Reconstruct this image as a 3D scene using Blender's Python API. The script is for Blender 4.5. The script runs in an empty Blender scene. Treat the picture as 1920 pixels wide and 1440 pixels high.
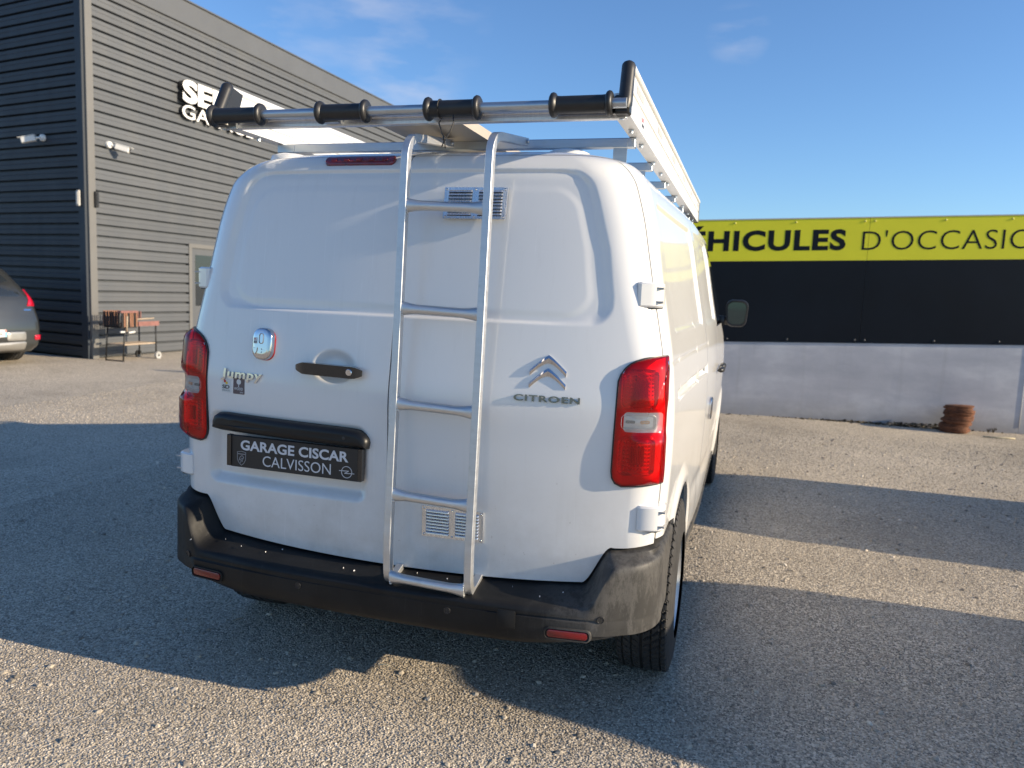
import bpy, math, random
import numpy as np
from mathutils import Matrix, Vector
R = math.radians
rng = np.random.RandomState(7)
random.seed(7)
C = bpy.context.scene.collection
SC = bpy.context.scene

# ------------------------------------------------------------------ camera
cam = bpy.data.cameras.new('camera'); camo = bpy.data.objects.new('camera', cam); C.objects.link(camo)
_r = (0.95546038, 0.29239192, 0.0400303); _u = (-0.07251707, 0.10112464, 0.99222733); _b = (0.28607121, -0.95093679, 0.117824)
camo.matrix_world = Matrix(((_r[0], _u[0], _b[0], 1.13305), (_r[1], _u[1], _b[1], -2.33244), (_r[2], _u[2], _b[2], 1.4527), (0, 0, 0, 1)))
cam.sensor_width = 36; cam.lens = 1440.13 / 1920 * 36
cam.clip_start = 0.05; cam.clip_end = 2000
cam.dof.use_dof = True; cam.dof.focus_distance = 2.75; cam.dof.aperture_fstop = 3.4
SC.camera = camo

# ------------------------------------------------------------------ light
SUN_AZ, SUN_EL = R(0.3), R(18.5)       # azimuth measured from +X towards +Y
sun = bpy.data.lights.new('sun', 'SUN'); suno = bpy.data.objects.new('sun', sun); C.objects.link(suno)
sun.energy = 4.7; sun.angle = R(0.5); sun.color = (1.0, 0.83, 0.60)
sd = Vector((math.cos(SUN_AZ) * math.cos(SUN_EL), math.sin(SUN_AZ) * math.cos(SUN_EL), math.sin(SUN_EL)))
suno.rotation_euler = sd.to_track_quat('Z', 'Y').to_euler(); suno.location = sd * 30
W = bpy.data.worlds.new('World'); SC.world = W; W.use_nodes = True
nt = W.node_tree; nt.nodes.clear()
wo = nt.nodes.new('ShaderNodeOutputWorld'); bg = nt.nodes.new('ShaderNodeBackground')
sky = nt.nodes.new('ShaderNodeTexSky'); sky.sky_type = 'NISHITA'; sky.sun_disc = False
sky.sun_elevation = SUN_EL; sky.sun_rotation = math.pi / 2 - SUN_AZ; sky.air_density = 1.0; sky.dust_density = 0.35; sky.ozone_density = 2.2
bg.inputs[1].default_value = 0.105
tc = nt.nodes.new('ShaderNodeTexCoord'); mp = nt.nodes.new('ShaderNodeMapping'); mp.inputs['Scale'].default_value = (1.6, 2.2, 6.0); mp.inputs['Location'].default_value = (0.9, 1.1, .2)
nz = nt.nodes.new('ShaderNodeTexNoise'); nz.inputs['Scale'].default_value = 4.5; nz.inputs['Detail'].default_value = 7; nz.inputs['Roughness'].default_value = .55
cr = nt.nodes.new('ShaderNodeValToRGB'); cr.color_ramp.elements[0].position = .46; cr.color_ramp.elements[1].position = .78
cr.color_ramp.elements[1].color = (.55, .55, .55, 1)
mx = nt.nodes.new('ShaderNodeMixRGB'); mx.inputs[2].default_value = (4.4, 4.4, 4.9, 1)
nt.links.new(tc.outputs['Generated'], mp.inputs[0]); nt.links.new(mp.outputs[0], nz.inputs[0]); nt.links.new(nz.outputs[0], cr.inputs[0])
# wisps gather in a few banks of thin cloud
acc = None
def wn(op, a, b=None, c=None):
    m_ = nt.nodes.new('ShaderNodeMath'); m_.operation = op
    for i_, v_ in enumerate((a, b, c)):
        if v_ is None: continue
        if hasattr(v_, 'node'): nt.links.new(v_, m_.inputs[i_])
        else: m_.inputs[i_].default_value = v_
    return m_.outputs[0]
for (dx_, dy_, dz_), rad_, st_ in (((-.419, .875, .242), 5.0, 1.0), ((-.427, .845, .324), 7.5, .75), ((-.537, .797, .276), 6.0, .55), ((-.033, .952, .303), 2.2, .8), ((.55, -.70, .40), 16, 1.0), ((-.6, -.65, .45), 20, 1.0), ((.8, .2, .5), 14, .8)):
    vm = nt.nodes.new('ShaderNodeVectorMath'); vm.operation = 'DOT_PRODUCT'; vm.inputs[1].default_value = Vector((dx_, dy_, dz_)).normalized(); nt.links.new(tc.outputs['Generated'], vm.inputs[0])
    c0_, c1_ = math.cos(R(rad_)), 1.0
    t_ = wn('MULTIPLY', wn('MAXIMUM', wn('DIVIDE', wn('SUBTRACT', vm.outputs['Value'], c0_), c1_ - c0_), 0.0), st_); acc = t_ if acc is None else wn('MAXIMUM', acc, t_)
cloud = wn('MULTIPLY', cr.outputs[0], wn('MINIMUM', acc, 1.0))
nt.links.new(cloud, mx.inputs[0]); nt.links.new(sky.outputs[0], mx.inputs[1]); tn = nt.nodes.new('ShaderNodeMixRGB'); tn.blend_type = 'MULTIPLY'; tn.inputs[0].default_value = 1; tn.inputs[2].default_value = (.69, .90, 1.16, 1); nt.links.new(sky.outputs[0], tn.inputs[1]); nt.links.new(tn.outputs[0], mx.inputs[1])
nt.links.new(mx.outputs[0], bg.inputs[0]); nt.links.new(bg.outputs[0], wo.inputs[0])
SC.view_settings.view_transform = 'Standard'; SC.view_settings.look = 'None'; SC.view_settings.gamma = 1
SC.view_settings.exposure = 0.72

# ------------------------------------------------------------------ materials
class NT:
    def __init__(s, name):
        s.m = bpy.data.materials.new(name); s.m.use_nodes = True; s.t = s.m.node_tree
        s.b = s.t.nodes['Principled BSDF']; s.out = s.t.nodes['Material Output']
    def n(s, typ, **kw):
        nd = s.t.nodes.new('ShaderNode' + typ)
        for k, v in kw.items():
            if k.startswith('i_'):
                k2 = k[2:].replace('_', ' '); nd.inputs[int(k2) if k2.isdigit() else k2].default_value = v
            else: setattr(nd, k, v)
        return nd
    def l(s, a, b): s.t.links.new(a, b)
    def coord(s, kind='Object', scale=(1, 1, 1)):
        t = s.n('TexCoord'); m = s.n('Mapping'); m.inputs['Scale'].default_value = scale
        s.l(t.outputs[kind], m.inputs[0]); return m.outputs[0]
    def noise(s, vec, scale, detail=4, rough=.6):
        nd = s.n('TexNoise', i_Scale=scale, i_Detail=detail, i_Roughness=rough); s.l(vec, nd.inputs['Vector']); return nd.outputs['Fac']
    def ramp(s, fac, stops):
        r = s.n('ValToRGB'); e = r.color_ramp.elements
        while len(e) < len(stops): e.new(.5)
        for i, (p, c) in enumerate(stops): e[i].position = p; e[i].color = (c, c, c, 1) if not hasattr(c, '__len__') else (*c, 1)
        s.l(fac, r.inputs[0]); return r.outputs[0]
    def mix(s, fac, a, b):
        m = s.n('MixRGB')
        for i, v in ((0, fac), (1, a), (2, b)):
            if hasattr(v, 'node'): s.l(v, m.inputs[i])
            else: m.inputs[i].default_value = v if i == 0 else (*v, 1)
        return m.outputs[0]
    def math(s, op, a, b=0.0, c=0.0):
        m = s.n('Math', operation=op)
        for i, v in enumerate((a, b, c)):
            if hasattr(v, 'node'): s.l(v, m.inputs[i])
            else: m.inputs[i].default_value = v
        return m.outputs[0]
    def bump(s, h, strength=.3, dist=.002):
        b = s.n('Bump', i_Strength=strength, i_Distance=dist); s.l(h, b.inputs['Height']); s.l(b.outputs[0], s.b.inputs['Normal'])
    def set(s, **kw):
        for k, v in kw.items():
            i = s.b.inputs[k.replace('_', ' ')]
            if hasattr(v, 'node'): s.l(v, i)
            else: i.default_value = (*v, 1) if hasattr(v, '__len__') and len(v) == 3 else v
        return s.m

def simple(name, col, rough=.5, metal=0, coat=0, var=.12, nscale=8, bump=0, bscale=200, spec=.5):
    n = NT(name); v = n.coord()
    f = n.noise(v, nscale)
    c = n.mix(n.ramp(f, [(.3, 0), (.7, 1)]), tuple(x * (1 - var) for x in col), tuple(min(1, x * (1 + var)) for x in col))
    r = n.math('MULTIPLY_ADD', n.noise(v, nscale * 2.3), .25 * rough, rough * .87)
    n.set(Base_Color=c, Roughness=r, Metallic=metal, Coat_Weight=coat, Coat_Roughness=.04, Specular_IOR_Level=spec)
    if bump: n.bump(n.noise(v, bscale, 3), bump, .001)
    return n.m

def mat_paint(name='white_paint', base=(.72, .72, .71), dirt=True):
    n = NT(name); v = n.coord()
    sep = n.n('SeparateXYZ'); n.l(v, sep.inputs[0])
    low = n.math('SUBTRACT', 1.0, n.math('MULTIPLY', n.math('SUBTRACT', sep.outputs[2], .42), 1.9))
    low = n.math('MAXIMUM', low, 0.0)
    st = n.noise(n.coord(scale=(30, 30, 2.2)), 1.0, 5, .7)
    sp = n.noise(v, 3.1, 6, .7)
    f = n.math('MULTIPLY', n.math('MULTIPLY', low, n.ramp(sp, [(.35, 0), (.75, 1)])), .75 if dirt else 0)
    f2 = n.math('MULTIPLY', n.ramp(st, [(.56, 0), (.8, 1)]), .10 if dirt else .03)
    c = n.mix(n.math('MINIMUM', n.math('ADD', f, f2), 1.0), base, (.36, .33, .28))
    spk = n.ramp(n.noise(v, 60, 3, .6), [(.70, 0), (.74, 1)]); c = n.mix(n.math('MULTIPLY', n.math('MULTIPLY', spk, n.math('ADD', low, .12)), .55 if dirt else .1), c, (.26, .23, .19))
    scr = n.ramp(n.noise(n.coord(scale=(55, 1, .9)), 1.0, 3, .5), [(.665, 0), (.675, 1), (.69, 0)]); c = n.mix(n.math('MULTIPLY', scr, .22 if dirt else 0), c, (.93, .93, .93))
    r = n.math('MULTIPLY_ADD', n.noise(v, 9, 5), .14, .26)
    n.set(Base_Color=c, Roughness=r, Coat_Weight=.8, Coat_Roughness=n.math('MULTIPLY_ADD', n.ramp(sp, [(.3, 0), (.8, 1)]), .05, .035))
    n.bump(n.noise(v, 5, 2), .05, .004)
    return n.m

def mat_plastic():
    n = NT('bumper_plastic'); v = n.coord()
    sep = n.n('SeparateXYZ'); n.l(v, sep.inputs[0])
    # sunlight on the right-hand corner painted as lighter grey; scuffs denser there too
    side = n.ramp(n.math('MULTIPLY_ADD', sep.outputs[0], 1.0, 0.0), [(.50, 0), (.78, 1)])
    sun_tone = n.math('MULTIPLY', side, n.ramp(n.noise(v, 4.5, 6, .65), [(.25, .35), (.7, 1)]))
    sc = n.ramp(n.noise(n.coord(scale=(6, 6, 40)), 1.5, 8, .75), [(.56, 0), (.72, 1)])
    sc2 = n.ramp(n.noise(n.coord(scale=(60, 60, 5)), 1.0, 6, .75), [(.60, 0), (.74, 1)])
    c = n.mix(n.ramp(n.noise(v, 6, 5), [(.3, 0), (.7, 1)]), (.006, .006, .0065), (.014, .014, .014))
    c = n.mix(n.math('MULTIPLY', sun_tone, .9), c, (.060, .058, .055))
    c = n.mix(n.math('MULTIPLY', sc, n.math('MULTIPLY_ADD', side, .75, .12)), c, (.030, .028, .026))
    wv = n.ramp(n.noise(n.coord(scale=(3, 3, 1.2)), 2.2, 8, .8), [(.42, 0), (.50, 1), (.58, 0)])
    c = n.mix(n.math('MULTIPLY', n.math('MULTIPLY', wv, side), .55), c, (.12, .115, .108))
    c = n.mix(n.math('MULTIPLY', sc2, .30), c, (.09, .086, .08))
    dots = n.ramp(n.noise(v, 70, 2, .5), [(.77, 0), (.79, 1)])
    c = n.mix(n.math('MULTIPLY', dots, .0), c, (.5, .48, .42))
    n.set(Base_Color=c, Roughness=n.math('MULTIPLY_ADD', n.noise(v, 14, 5), .25, .42), Specular_IOR_Level=.28)
    n.bump(n.noise(v, 420, 2), .25, .0006)
    return n.m

def mat_alu(name, col=(.66, .67, .68), rough=.42, axis=(3, 3, 30)):
    n = NT(name); f = n.noise(n.coord(scale=axis), 2, 6, .7); v = n.coord()
    c = n.mix(n.ramp(f, [(.3, 0), (.7, 1)]), tuple(x * .88 for x in col), col)
    c = n.mix(n.math('MULTIPLY', n.ramp(n.noise(v, 25, 4), [(.55, 0), (.75, 1)]), .35), c, (.42, .42, .41))
    n.set(Base_Color=c, Metallic=.88, Roughness=n.math('MULTIPLY_ADD', f, .22, rough - .08))
    n.bump(f, .12, .001)
    return n.m

def mat_gravel(name, far=False):
    n = NT(name); v = n.coord()
    vo = n.n('TexVoronoi', i_Scale=105.0, i_Randomness=1.0); n.l(v, vo.inputs['Vector'])
    vo2 = n.n('TexVoronoi', i_Scale=46.0, i_Randomness=1.0); n.l(v, vo2.inputs['Vector'])
    sepc = n.n('SeparateColor'); n.l(vo.outputs['Color'], sepc.inputs[0])
    stone = n.ramp(sepc.outputs[0], [(0, (.34, .298, .236)), (.45, (.56, .485, .378)), (.8, (.67, .58, .455)), (1, (.76, .68, .55))])
    gap = n.ramp(vo.outputs['Distance'], [(.0, 1), (.55, .9), (.95, .25)])
    big = n.noise(v, .55, 6, .65); med = n.noise(v, 3.2, 5, .7)
    c = n.mix(1.0, stone, gap); c.node.blend_type = 'MULTIPLY'
    c = n.mix(n.ramp(med, [(.45, 0), (.75, .55)]), c, (.45, .39, .305))
    tone = n.ramp(big, [(.3, .72), (.5, .98), (.7, 1.15)])
    c = n.mix(1.0, c, tone); c.node.blend_type = 'MULTIPLY'
    n.set(Base_Color=c, Roughness=.9, Specular_IOR_Level=.25)
    h = n.math('ADD', n.math('MULTIPLY', vo.outputs['Distance'], -1.0), n.math('MULTIPLY', vo2.outputs['Distance'], -.8))
    h = n.math('ADD', h, n.math('MULTIPLY', n.noise(v, 7, 4), 3.0))
    n.bump(h, .6, .006)
    return n.m

def mat_pebble():
    n = NT('gravel_stone'); oi = n.n('ObjectInfo'); v = n.coord()
    c = n.ramp(oi.outputs['Random'], [(0, (.19, .168, .14)), (.3, (.35, .308, .248)), (.7, (.51, .445, .352)), (.93, (.62, .54, .43)), (1, (.80, .73, .62))])
    c = n.mix(n.ramp(n.noise(n.coord('Generated'), 2.5, 4), [(.35, 0), (.7, .4)]), c, (.22, .20, .18))
    nn = n.noise(oi.outputs['Location'], .8, 6, .7); nn2 = n.noise(oi.outputs['Location'], .22, 4, .6)
    t = n.mix(1.0, n.ramp(nn, [(.30, .70), (.52, 1.0), (.72, 1.18)]), n.ramp(nn2, [(.35, .85), (.65, 1.12)])); t.node.blend_type = 'MULTIPLY'
    c = n.mix(1.0, c, t); c.node.blend_type = 'MULTIPLY'
    n.set(Base_Color=c, Roughness=.85, Specular_IOR_Level=.3)
    return n.m

def mat_lens():
    n = NT('tail_lamp_lens'); n.t.nodes.remove(n.b)
    uv = n.n('UVMap'); sep = n.n('SeparateXYZ'); n.l(uv.outputs[0], sep.inputs[0])
    # the clear band of the reversing lamp: a rounded box in lens coordinates (u across 0..1, v = height in metres)
    dx = n.math('SUBTRACT', n.math('ABSOLUTE', n.math('SUBTRACT', sep.outputs[0], .52)), .28)
    dz = n.math('SUBTRACT', n.math('ABSOLUTE', n.math('SUBTRACT', sep.outputs[1], 1.066)), .019)
    dx = n.math('MULTIPLY', dx, .17)
    ax = n.math('MAXIMUM', dx, 0.0); az = n.math('MAXIMUM', dz, 0.0)
    d = n.math('SQRT', n.math('ADD', n.math('MULTIPLY', ax, ax), n.math('MULTIPLY', az, az)))
    clear = n.math('LESS_THAN', d, .012)
    col = n.mix(clear, (.94, .016, .016), (.93, .93, .92))
    tr = n.n('BsdfTransparent'); n.l(col, tr.inputs[0])
    gl = n.n('BsdfGlossy', i_Roughness=.04); df = n.n('BsdfDiffuse'); n.l(n.mix(clear, (.70, .008, .008), (.6, .6, .6)), df.inputs[0])
    m1 = n.n('MixShader', i_0=.22); n.l(tr.outputs[0], m1.inputs[1]); n.l(df.outputs[0], m1.inputs[2])
    fr = n.n('Fresnel', i_IOR=1.5); m2 = n.n('MixShader'); n.l(fr.outputs[0], m2.inputs[0]); n.l(m1.outputs[0], m2.inputs[1]); n.l(gl.outputs[0], m2.inputs[2])
    n.l(m2.outputs[0], n.out.inputs[0])
    return n.m

def mat_glass(name, col=(.02, .025, .03)):
    n = NT(name); n.set(Base_Color=col, Roughness=.03, Specular_IOR_Level=.6, Coat_Weight=.5); return n.m

M = dict(
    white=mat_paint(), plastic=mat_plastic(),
    alu=mat_alu('ladder_aluminium'), alu2=mat_alu('rack_aluminium', (.80, .80, .80), .38, (80, 3, 3)),
    rackwhite=simple('rack_anodised', (.76, .75, .72), .38, .25, var=.05, nscale=4),
    steel=mat_alu('galvanised_steel', (.52, .56, .60), .32, (3, 40, 40)),
    vent=mat_alu('vent_aluminium', (.78, .79, .80), .25, (60, 3, 3)),
    chrome=simple('chrome', (.60, .60, .62), .10, 1, var=.03),
    satin=simple('satin_black', (.006, .007, .009), .38, var=.1, spec=.35),
    chromedark=simple('smoked_chrome', (.20, .19, .185), .16, 1, var=.05),
    rubber=simple('black_rubber', (.018, .018, .019), .42, var=.25, bump=.1),
    tyre=simple('tyre_rubber', (.030, .029, .028), .75, var=.35, nscale=14, bump=.2),
    rim=simple('steel_rim', (.42, .43, .44), .35, .7, nscale=12),
    gloss=simple('gloss_black', (.008, .009, .011), .16, coat=.6, var=.1),
    plate=simple('plate_black', (.014, .014, .016), .38, var=.1),
    print=simple('plate_print', (.62, .62, .64), .5, var=.03), printdim=simple('plate_emblem', (.26, .26, .27), .5, var=.05),
    dark=simple('underbody', (.010, .010, .010), .9, var=.2),
    red=simple('red_reflector', (.16, .004, .006), .22, coat=.5, var=.15, nscale=60),
    redlamp=simple('brake_lamp_red', (.14, .004, .010), .12, coat=.8, var=.3, nscale=40),
    chamber=simple('lamp_housing', (.80, .78, .76), .35, .35, var=.06), reflector=simple('lamp_reflector', (.92, .92, .92), .12, .9, var=.03),
    orange=simple('amber_bulb', (.8, .28, .05), .3, var=.1),
    lens=mat_lens(), glass=mat_glass('van_glass'), mirror=simple('mirror_glass', (.08, .11, .12), .04, 1, var=.02),
    stick_white=simple('sticker_white', (.62, .63, .62), .45, var=.03), stick_brown=simple('sticker_brown', (.11, .075, .08), .45, var=.05),
    stick_red=simple('sticker_red', (.50, .02, .02), .5, var=.05), stick_yellow=simple('sticker_yellow', (.75, .52, .02), .5, var=.05),
    ink=simple('ink_black', (.02, .02, .02), .5, var=.05),
    cladding=simple('grey_cladding', (.140, .138, .133), .52, .0, var=.07, nscale=1.2, bump=.05, bscale=40),
    shadeclad=simple('shaded_cladding', (.014, .024, .042), .62, .0, var=.10, nscale=1.2),
    trim=simple('cladding_trim', (.135, .132, .126), .5, var=.05, nscale=2), fascia=simple('roof_fascia', (.090, .095, .102), .5, var=.05, nscale=2),
    sign=simple('sign_white', (.85, .84, .82), .4, var=.02), signside=simple('sign_return', (.015, .015, .017), .4, var=.1),
    camwhite=simple('camera_white', (.74, .73, .70), .4, var=.05), greybox=simple('sensor_grey', (.42, .41, .39), .5, var=.08),
    yellow=simple('yellow_panel', (.74, .69, .028), .45, var=.04, nscale=1.5, spec=.3), navy=simple('black_panel', (.003, .006, .011), .5, var=.25, nscale=1.0, spec=.18),
    screwy=simple('screw_yellow', (.58, .55, .10), .35, var=.05), screwb=simple('screw_grey', (.05, .055, .06), .4, var=.1),
    rust=simple('rusty_iron', (.155, .062, .030), .85, .1, var=.45, nscale=22, bump=.6, bscale=90),
    carpaint=simple('dark_grey_car_paint', (.050, .053, .053), .32, .45, coat=.8, var=.06, nscale=3),
    carpaint2=simple('white_car_paint', (.70, .70, .70), .3, coat=.8, var=.03), carpaint3=simple('silver_car_paint', (.35, .36, .37), .3, .6, coat=.8, var=.03),
    tail=simple('tail_lamp_red', (.50, .008, .03), .15, coat=.8, var=.2, nscale=12), skid=simple('silver_trim', (.34, .33, .31), .35, .5, var=.06),
    reg=simple('registration_plate', (.70, .70, .69), .4, var=.03), regblue=simple('plate_blue_strip', (.25, .50, .65), .4, var=.03), regred=simple('plate_red_mark', (.6, .2, .15), .4),
    wood=simple('weathered_wood', (.30, .15, .09), .75, var=.25, nscale=14), woodred=simple('reddish_wood', (.22, .10, .085), .7, var=.2, nscale=12),
    woodpale=simple('pale_wood', (.42, .33, .24), .75, var=.2, nscale=12), board=simple('orange_board', (.45, .20, .09), .7, var=.15),
    blackmetal=simple('black_metal', (.018, .018, .018), .55, var=.2), greywheel=simple('grey_plastic_wheel', (.36, .36, .35), .55, var=.1),
    litter=simple('dry_leaf', (.085, .065, .035), .85, var=.5, nscale=40), litterpale=simple('pale_litter', (.50, .45, .30), .7, var=.2),
    ground=mat_gravel('gravel_ground'), pebble=mat_pebble(), twig=simple('dry_twig', (.28, .24, .17), .8), straw=simple('straw', (.6, .55, .38), .7),
    walkway=simple('walkway_board', (.50, .44, .36), .5, .2, var=.08, nscale=6), hinge=mat_paint('hinge_paint', (.74, .74, .73), False),
    label=simple('rack_label', (.72, .72, .74), .4, var=.03))

def mat_concrete():
    n = NT('rendered_wall'); v = n.coord()
    a = n.noise(n.coord(scale=(.7, 1, 1.7)), 1.5, 8, .6); b = n.noise(v, 9, 6, .7)
    c = n.ramp(a, [(.28, (.36, .37, .40)), (.5, (.45, .455, .48)), (.62, (.54, .545, .56)), (.75, (.47, .47, .49))])
    c = n.mix(n.math('MULTIPLY', n.ramp(b, [(.55, 0), (.8, 1)]), .25), c, (.42, .42, .42))
    sep = n.n('SeparateXYZ'); n.l(v, sep.inputs[0])
    lowz = n.ramp(n.math('ADD', sep.outputs[2], n.math('MULTIPLY', n.noise(v, 5, 6, .7), .35)), [(.18, 1), (.48, 0)])
    c = n.mix(n.math('MULTIPLY', lowz, .55), c, (.25, .235, .21))
    drip = n.ramp(n.noise(n.coord(scale=(9, 1, .5)), 1.0, 5, .6), [(.58, 0), (.72, 1)]); c = n.mix(n.math('MULTIPLY', drip, .22), c, (.30, .30, .30))
    n.set(Base_Color=c, Roughness=.85); n.bump(n.math('ADD', n.noise(v, 4, 6), n.math('MULTIPLY', n.noise(v, 90, 3), .2)), .35, .008)
    return n.m
M['concrete'] = mat_concrete()
def mat_clad(name, col, rough, dust):
    n = NT(name); oi = n.n('ObjectInfo'); v = n.coord('Object', (.6, 1, 1)); g_ = n.n('NewGeometry'); mp_ = n.n('Mapping'); mp_.inputs['Scale'].default_value = (2.2, 2.2, .35); n.l(g_.outputs['Position'], mp_.inputs[0])
    c = n.mix(n.ramp(oi.outputs['Random'], [(0, 0), (1, 1)]), tuple(x * .93 for x in col), tuple(x * 1.07 for x in col))
    c = n.mix(n.math('MULTIPLY', n.ramp(n.noise(mp_.outputs[0], 1.0, 7, .65), [(.45, 0), (.75, 1)]), dust), c, (.25, .235, .21))
    n.set(Base_Color=c, Roughness=n.math('MULTIPLY_ADD', n.noise(mp_.outputs[0], 2.0, 4), .2, rough - .1)); n.bump(n.noise(mp_.outputs[0], 1.3, 3), .25, .02); return n.m
M['cladding'] = mat_clad('grey_cladding', (.086, .092, .101), .55, .08); M['shadeclad'] = mat_clad('shaded_cladding', (.013, .022, .036), .62, .02)  # second one: same cladding with the side wall's shade put into its colour

# ------------------------------------------------------------------ mesh helpers
class MB:
    def __init__(s): s.v = []; s.f = []; s.m = []
    def add(s, vs, fs, mi=0):
        o = len(s.v); s.v += [tuple(map(float, p)) for p in vs]; s.f += [tuple(i + o for i in f) for f in fs]; s.m += [mi] * len(fs); return s
    def box(s, a, b, mi=0, rot=None, piv=(0, 0, 0), bev=0.0):
        x0, y0, z0 = a; x1, y1, z1 = b
        if bev:
            vs, fs = bevbox(x0, y0, z0, x1, y1, z1, bev)
        else:
            vs = [(x, y, z) for z in (z0, z1) for y in (y0, y1) for x in (x0, x1)]
            fs = [(0, 2, 3, 1), (4, 5, 7, 6), (0, 1, 5, 4), (2, 6, 7, 3), (0, 4, 6, 2), (1, 3, 7, 5)]
        if rot is not None:
            pv = Vector(piv); vs = [tuple(rot @ (Vector(p) - pv) + pv) for p in vs]
        return s.add(vs, fs, mi)
    def tube(s, pts, r, n=10, mi=0, cap=True, sec=None, upref=(0, 0, 1)):
        """sweep a circle (or the 2-D section sec) along pts; r may be a list"""
        P = [Vector(p) for p in pts]; k = len(P)
        rs = r if hasattr(r, '__len__') else [r] * k
        S = sec or [(math.cos(2 * math.pi * i / n), math.sin(2 * math.pi * i / n)) for i in range(n)]
        n = len(S); vs = []
        for i, p in enumerate(P):
            t = ((P[min(i + 1, k - 1)] - p).normalized() + (p - P[max(i - 1, 0)]).normalized()).normalized()
            u = Vector(upref); a = u.cross(t)
            if a.length < 1e-3: a = Vector((1, 0, 0)).cross(t)
            a.normalize(); b = t.cross(a)
            for (c, d) in S: vs.append(tuple(p + a * c * rs[i] + b * d * rs[i]))
        fs = [(i * n + j, i * n + (j + 1) % n, (i + 1) * n + (j + 1) % n, (i + 1) * n + j) for i in range(k - 1) for j in range(n)]
        if cap: fs += [tuple(range(n))[::-1], tuple((k - 1) * n + j for j in range(n))]
        return s.add(vs, fs, mi)
    def lathe(s, prof, axis='x', c=(0, 0, 0), n=32, mi=0):
        """prof: (along, radius)"""
        vs = []
        for (a, r) in prof:
            for i in range(n):
                t = 2 * math.pi * i / n; p, q = r * math.cos(t), r * math.sin(t)
                d = {'x': (a, p, q), 'y': (p, a, q), 'z': (p, q, a)}[axis]
                vs.append((c[0] + d[0], c[1] + d[1], c[2] + d[2]))
        k = len(prof)
        fs = [(i * n + j, i * n + (j + 1) % n, (i + 1) * n + (j + 1) % n, (i + 1) * n + j) for i in range(k - 1) for j in range(n)]
        fs += [tuple(range(n))[::-1], tuple((k - 1) * n + j for j in range(n))]
        return s.add(vs, fs, mi)
    def prism(s, poly, y0, y1, plane='xz', mi=0):
        def P(a, b, h): return {'xz': (a, h, b), 'xy': (a, b, h), 'yz': (h, a, b)}[plane]
        n = len(poly); vs = [P(a, b, y0) for a, b in poly] + [P(a, b, y1) for a, b in poly]
        fs = [tuple(range(n)), tuple(range(n, 2 * n))[::-1]] + [(i, n + i, n + (i + 1) % n, (i + 1) % n) for i in range(n)]
        return s.add(vs, fs, mi)
    def obj(s, name, mats, parent=None, smooth=False, angle=None, loc=None):
        return mk(name, s.v, s.f, mats, parent, smooth, s.m, angle, loc)

def bevbox(x0, y0, z0, x1, y1, z1, b):
    vs = []; idx = {}
    cs = ((x0, x1), (y0, y1), (z0, z1))
    for i in (0, 1):
        for j in (0, 1):
            for k in (0, 1):
                c = [cs[0][i], cs[1][j], cs[2][k]]; sg = [1 - 2 * i, 1 - 2 * j, 1 - 2 * k]
                for ax in range(3):
                    p = [c[a] + (0 if a == ax else sg[a] * b) for a in range(3)]
                    idx[(i, j, k, ax)] = len(vs); vs.append(tuple(p))
    fs = []
    for ax in range(3):
        o = [a for a in range(3) if a != ax]
        for sd_ in (0, 1):
            q = []
            for (p1, p2) in ((0, 0), (1, 0), (1, 1), (0, 1)):
                t = [0, 0, 0]; t[ax] = sd_; t[o[0]] = p1; t[o[1]] = p2; q.append(idx[(*t, ax)])
            fs.append(tuple(q))
            # edges handled below
    for ax in range(3):     # edge strips parallel to ax, between the faces o0 and o1
        o = [a for a in range(3) if a != ax]
        for p1 in (0, 1):
            for p2 in (0, 1):
                t0 = [0, 0, 0]; t0[o[0]] = p1; t0[o[1]] = p2; t1 = list(t0); t1[ax] = 1
                fs.append((idx[(*t0, o[0])], idx[(*t1, o[0])], idx[(*t1, o[1])], idx[(*t0, o[1])]))
    for i in (0, 1):
        for j in (0, 1):
            for k in (0, 1): fs.append((idx[(i, j, k, 0)], idx[(i, j, k, 1)], idx[(i, j, k, 2)]))
    return vs, fs

def fixn(me):
    import bmesh
    bm = bmesh.new(); bm.from_mesh(me); bmesh.ops.recalc_face_normals(bm, faces=bm.faces); bm.to_mesh(me); bm.free()

def mk(name, vs, fs, mats, parent=None, smooth=False, mi=None, angle=None, loc=None, fix=True):
    me = bpy.data.meshes.new(name)
    me.from_pydata(vs if isinstance(vs, list) else vs.tolist(), [], fs if isinstance(fs, list) else fs.tolist())
    mats = mats if isinstance(mats, (list, tuple)) else [mats]
    for m in mats: me.materials.append(m)
    if mi is not None and len(mats) > 1: me.polygons.foreach_set('material_index', mi)
    if fix: fixn(me)
    if smooth or angle:
        me.polygons.foreach_set('use_smooth', [True] * len(me.polygons))
        if angle: me.set_sharp_from_angle(angle=R(angle))
    me.update()
    o = bpy.data.objects.new(name, me); C.objects.link(o)
    if parent: o.parent = parent
    if loc: o.location = loc
    return o

def tag(o, label=None, cat=None, group=None, kind=None):
    if label: o['label'] = label
    if cat: o['category'] = cat
    if group: o['group'] = group
    if kind: o['kind'] = kind
    return o
def thing(name, label, cat, loc=(0, 0, 0), rz=0.0, group=None):
    o = bpy.data.objects.new(name, None); C.objects.link(o); o.location = loc; o.rotation_euler = (0, 0, rz); o.empty_display_size = .2
    return tag(o, label, cat, group)
def share(name, src, parent, loc, rot=None, scale=None):
    o = bpy.data.objects.new(name, src.data); C.objects.link(o); o.parent = parent; o.location = loc
    if rot: o.rotation_euler = rot
    if scale: o.scale = scale
    return o
def sstep(a, b, x):
    t = np.clip((np.asarray(x, float) - a) / (b - a), 0, 1); return t * t * (3 - 2 * t)

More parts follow.
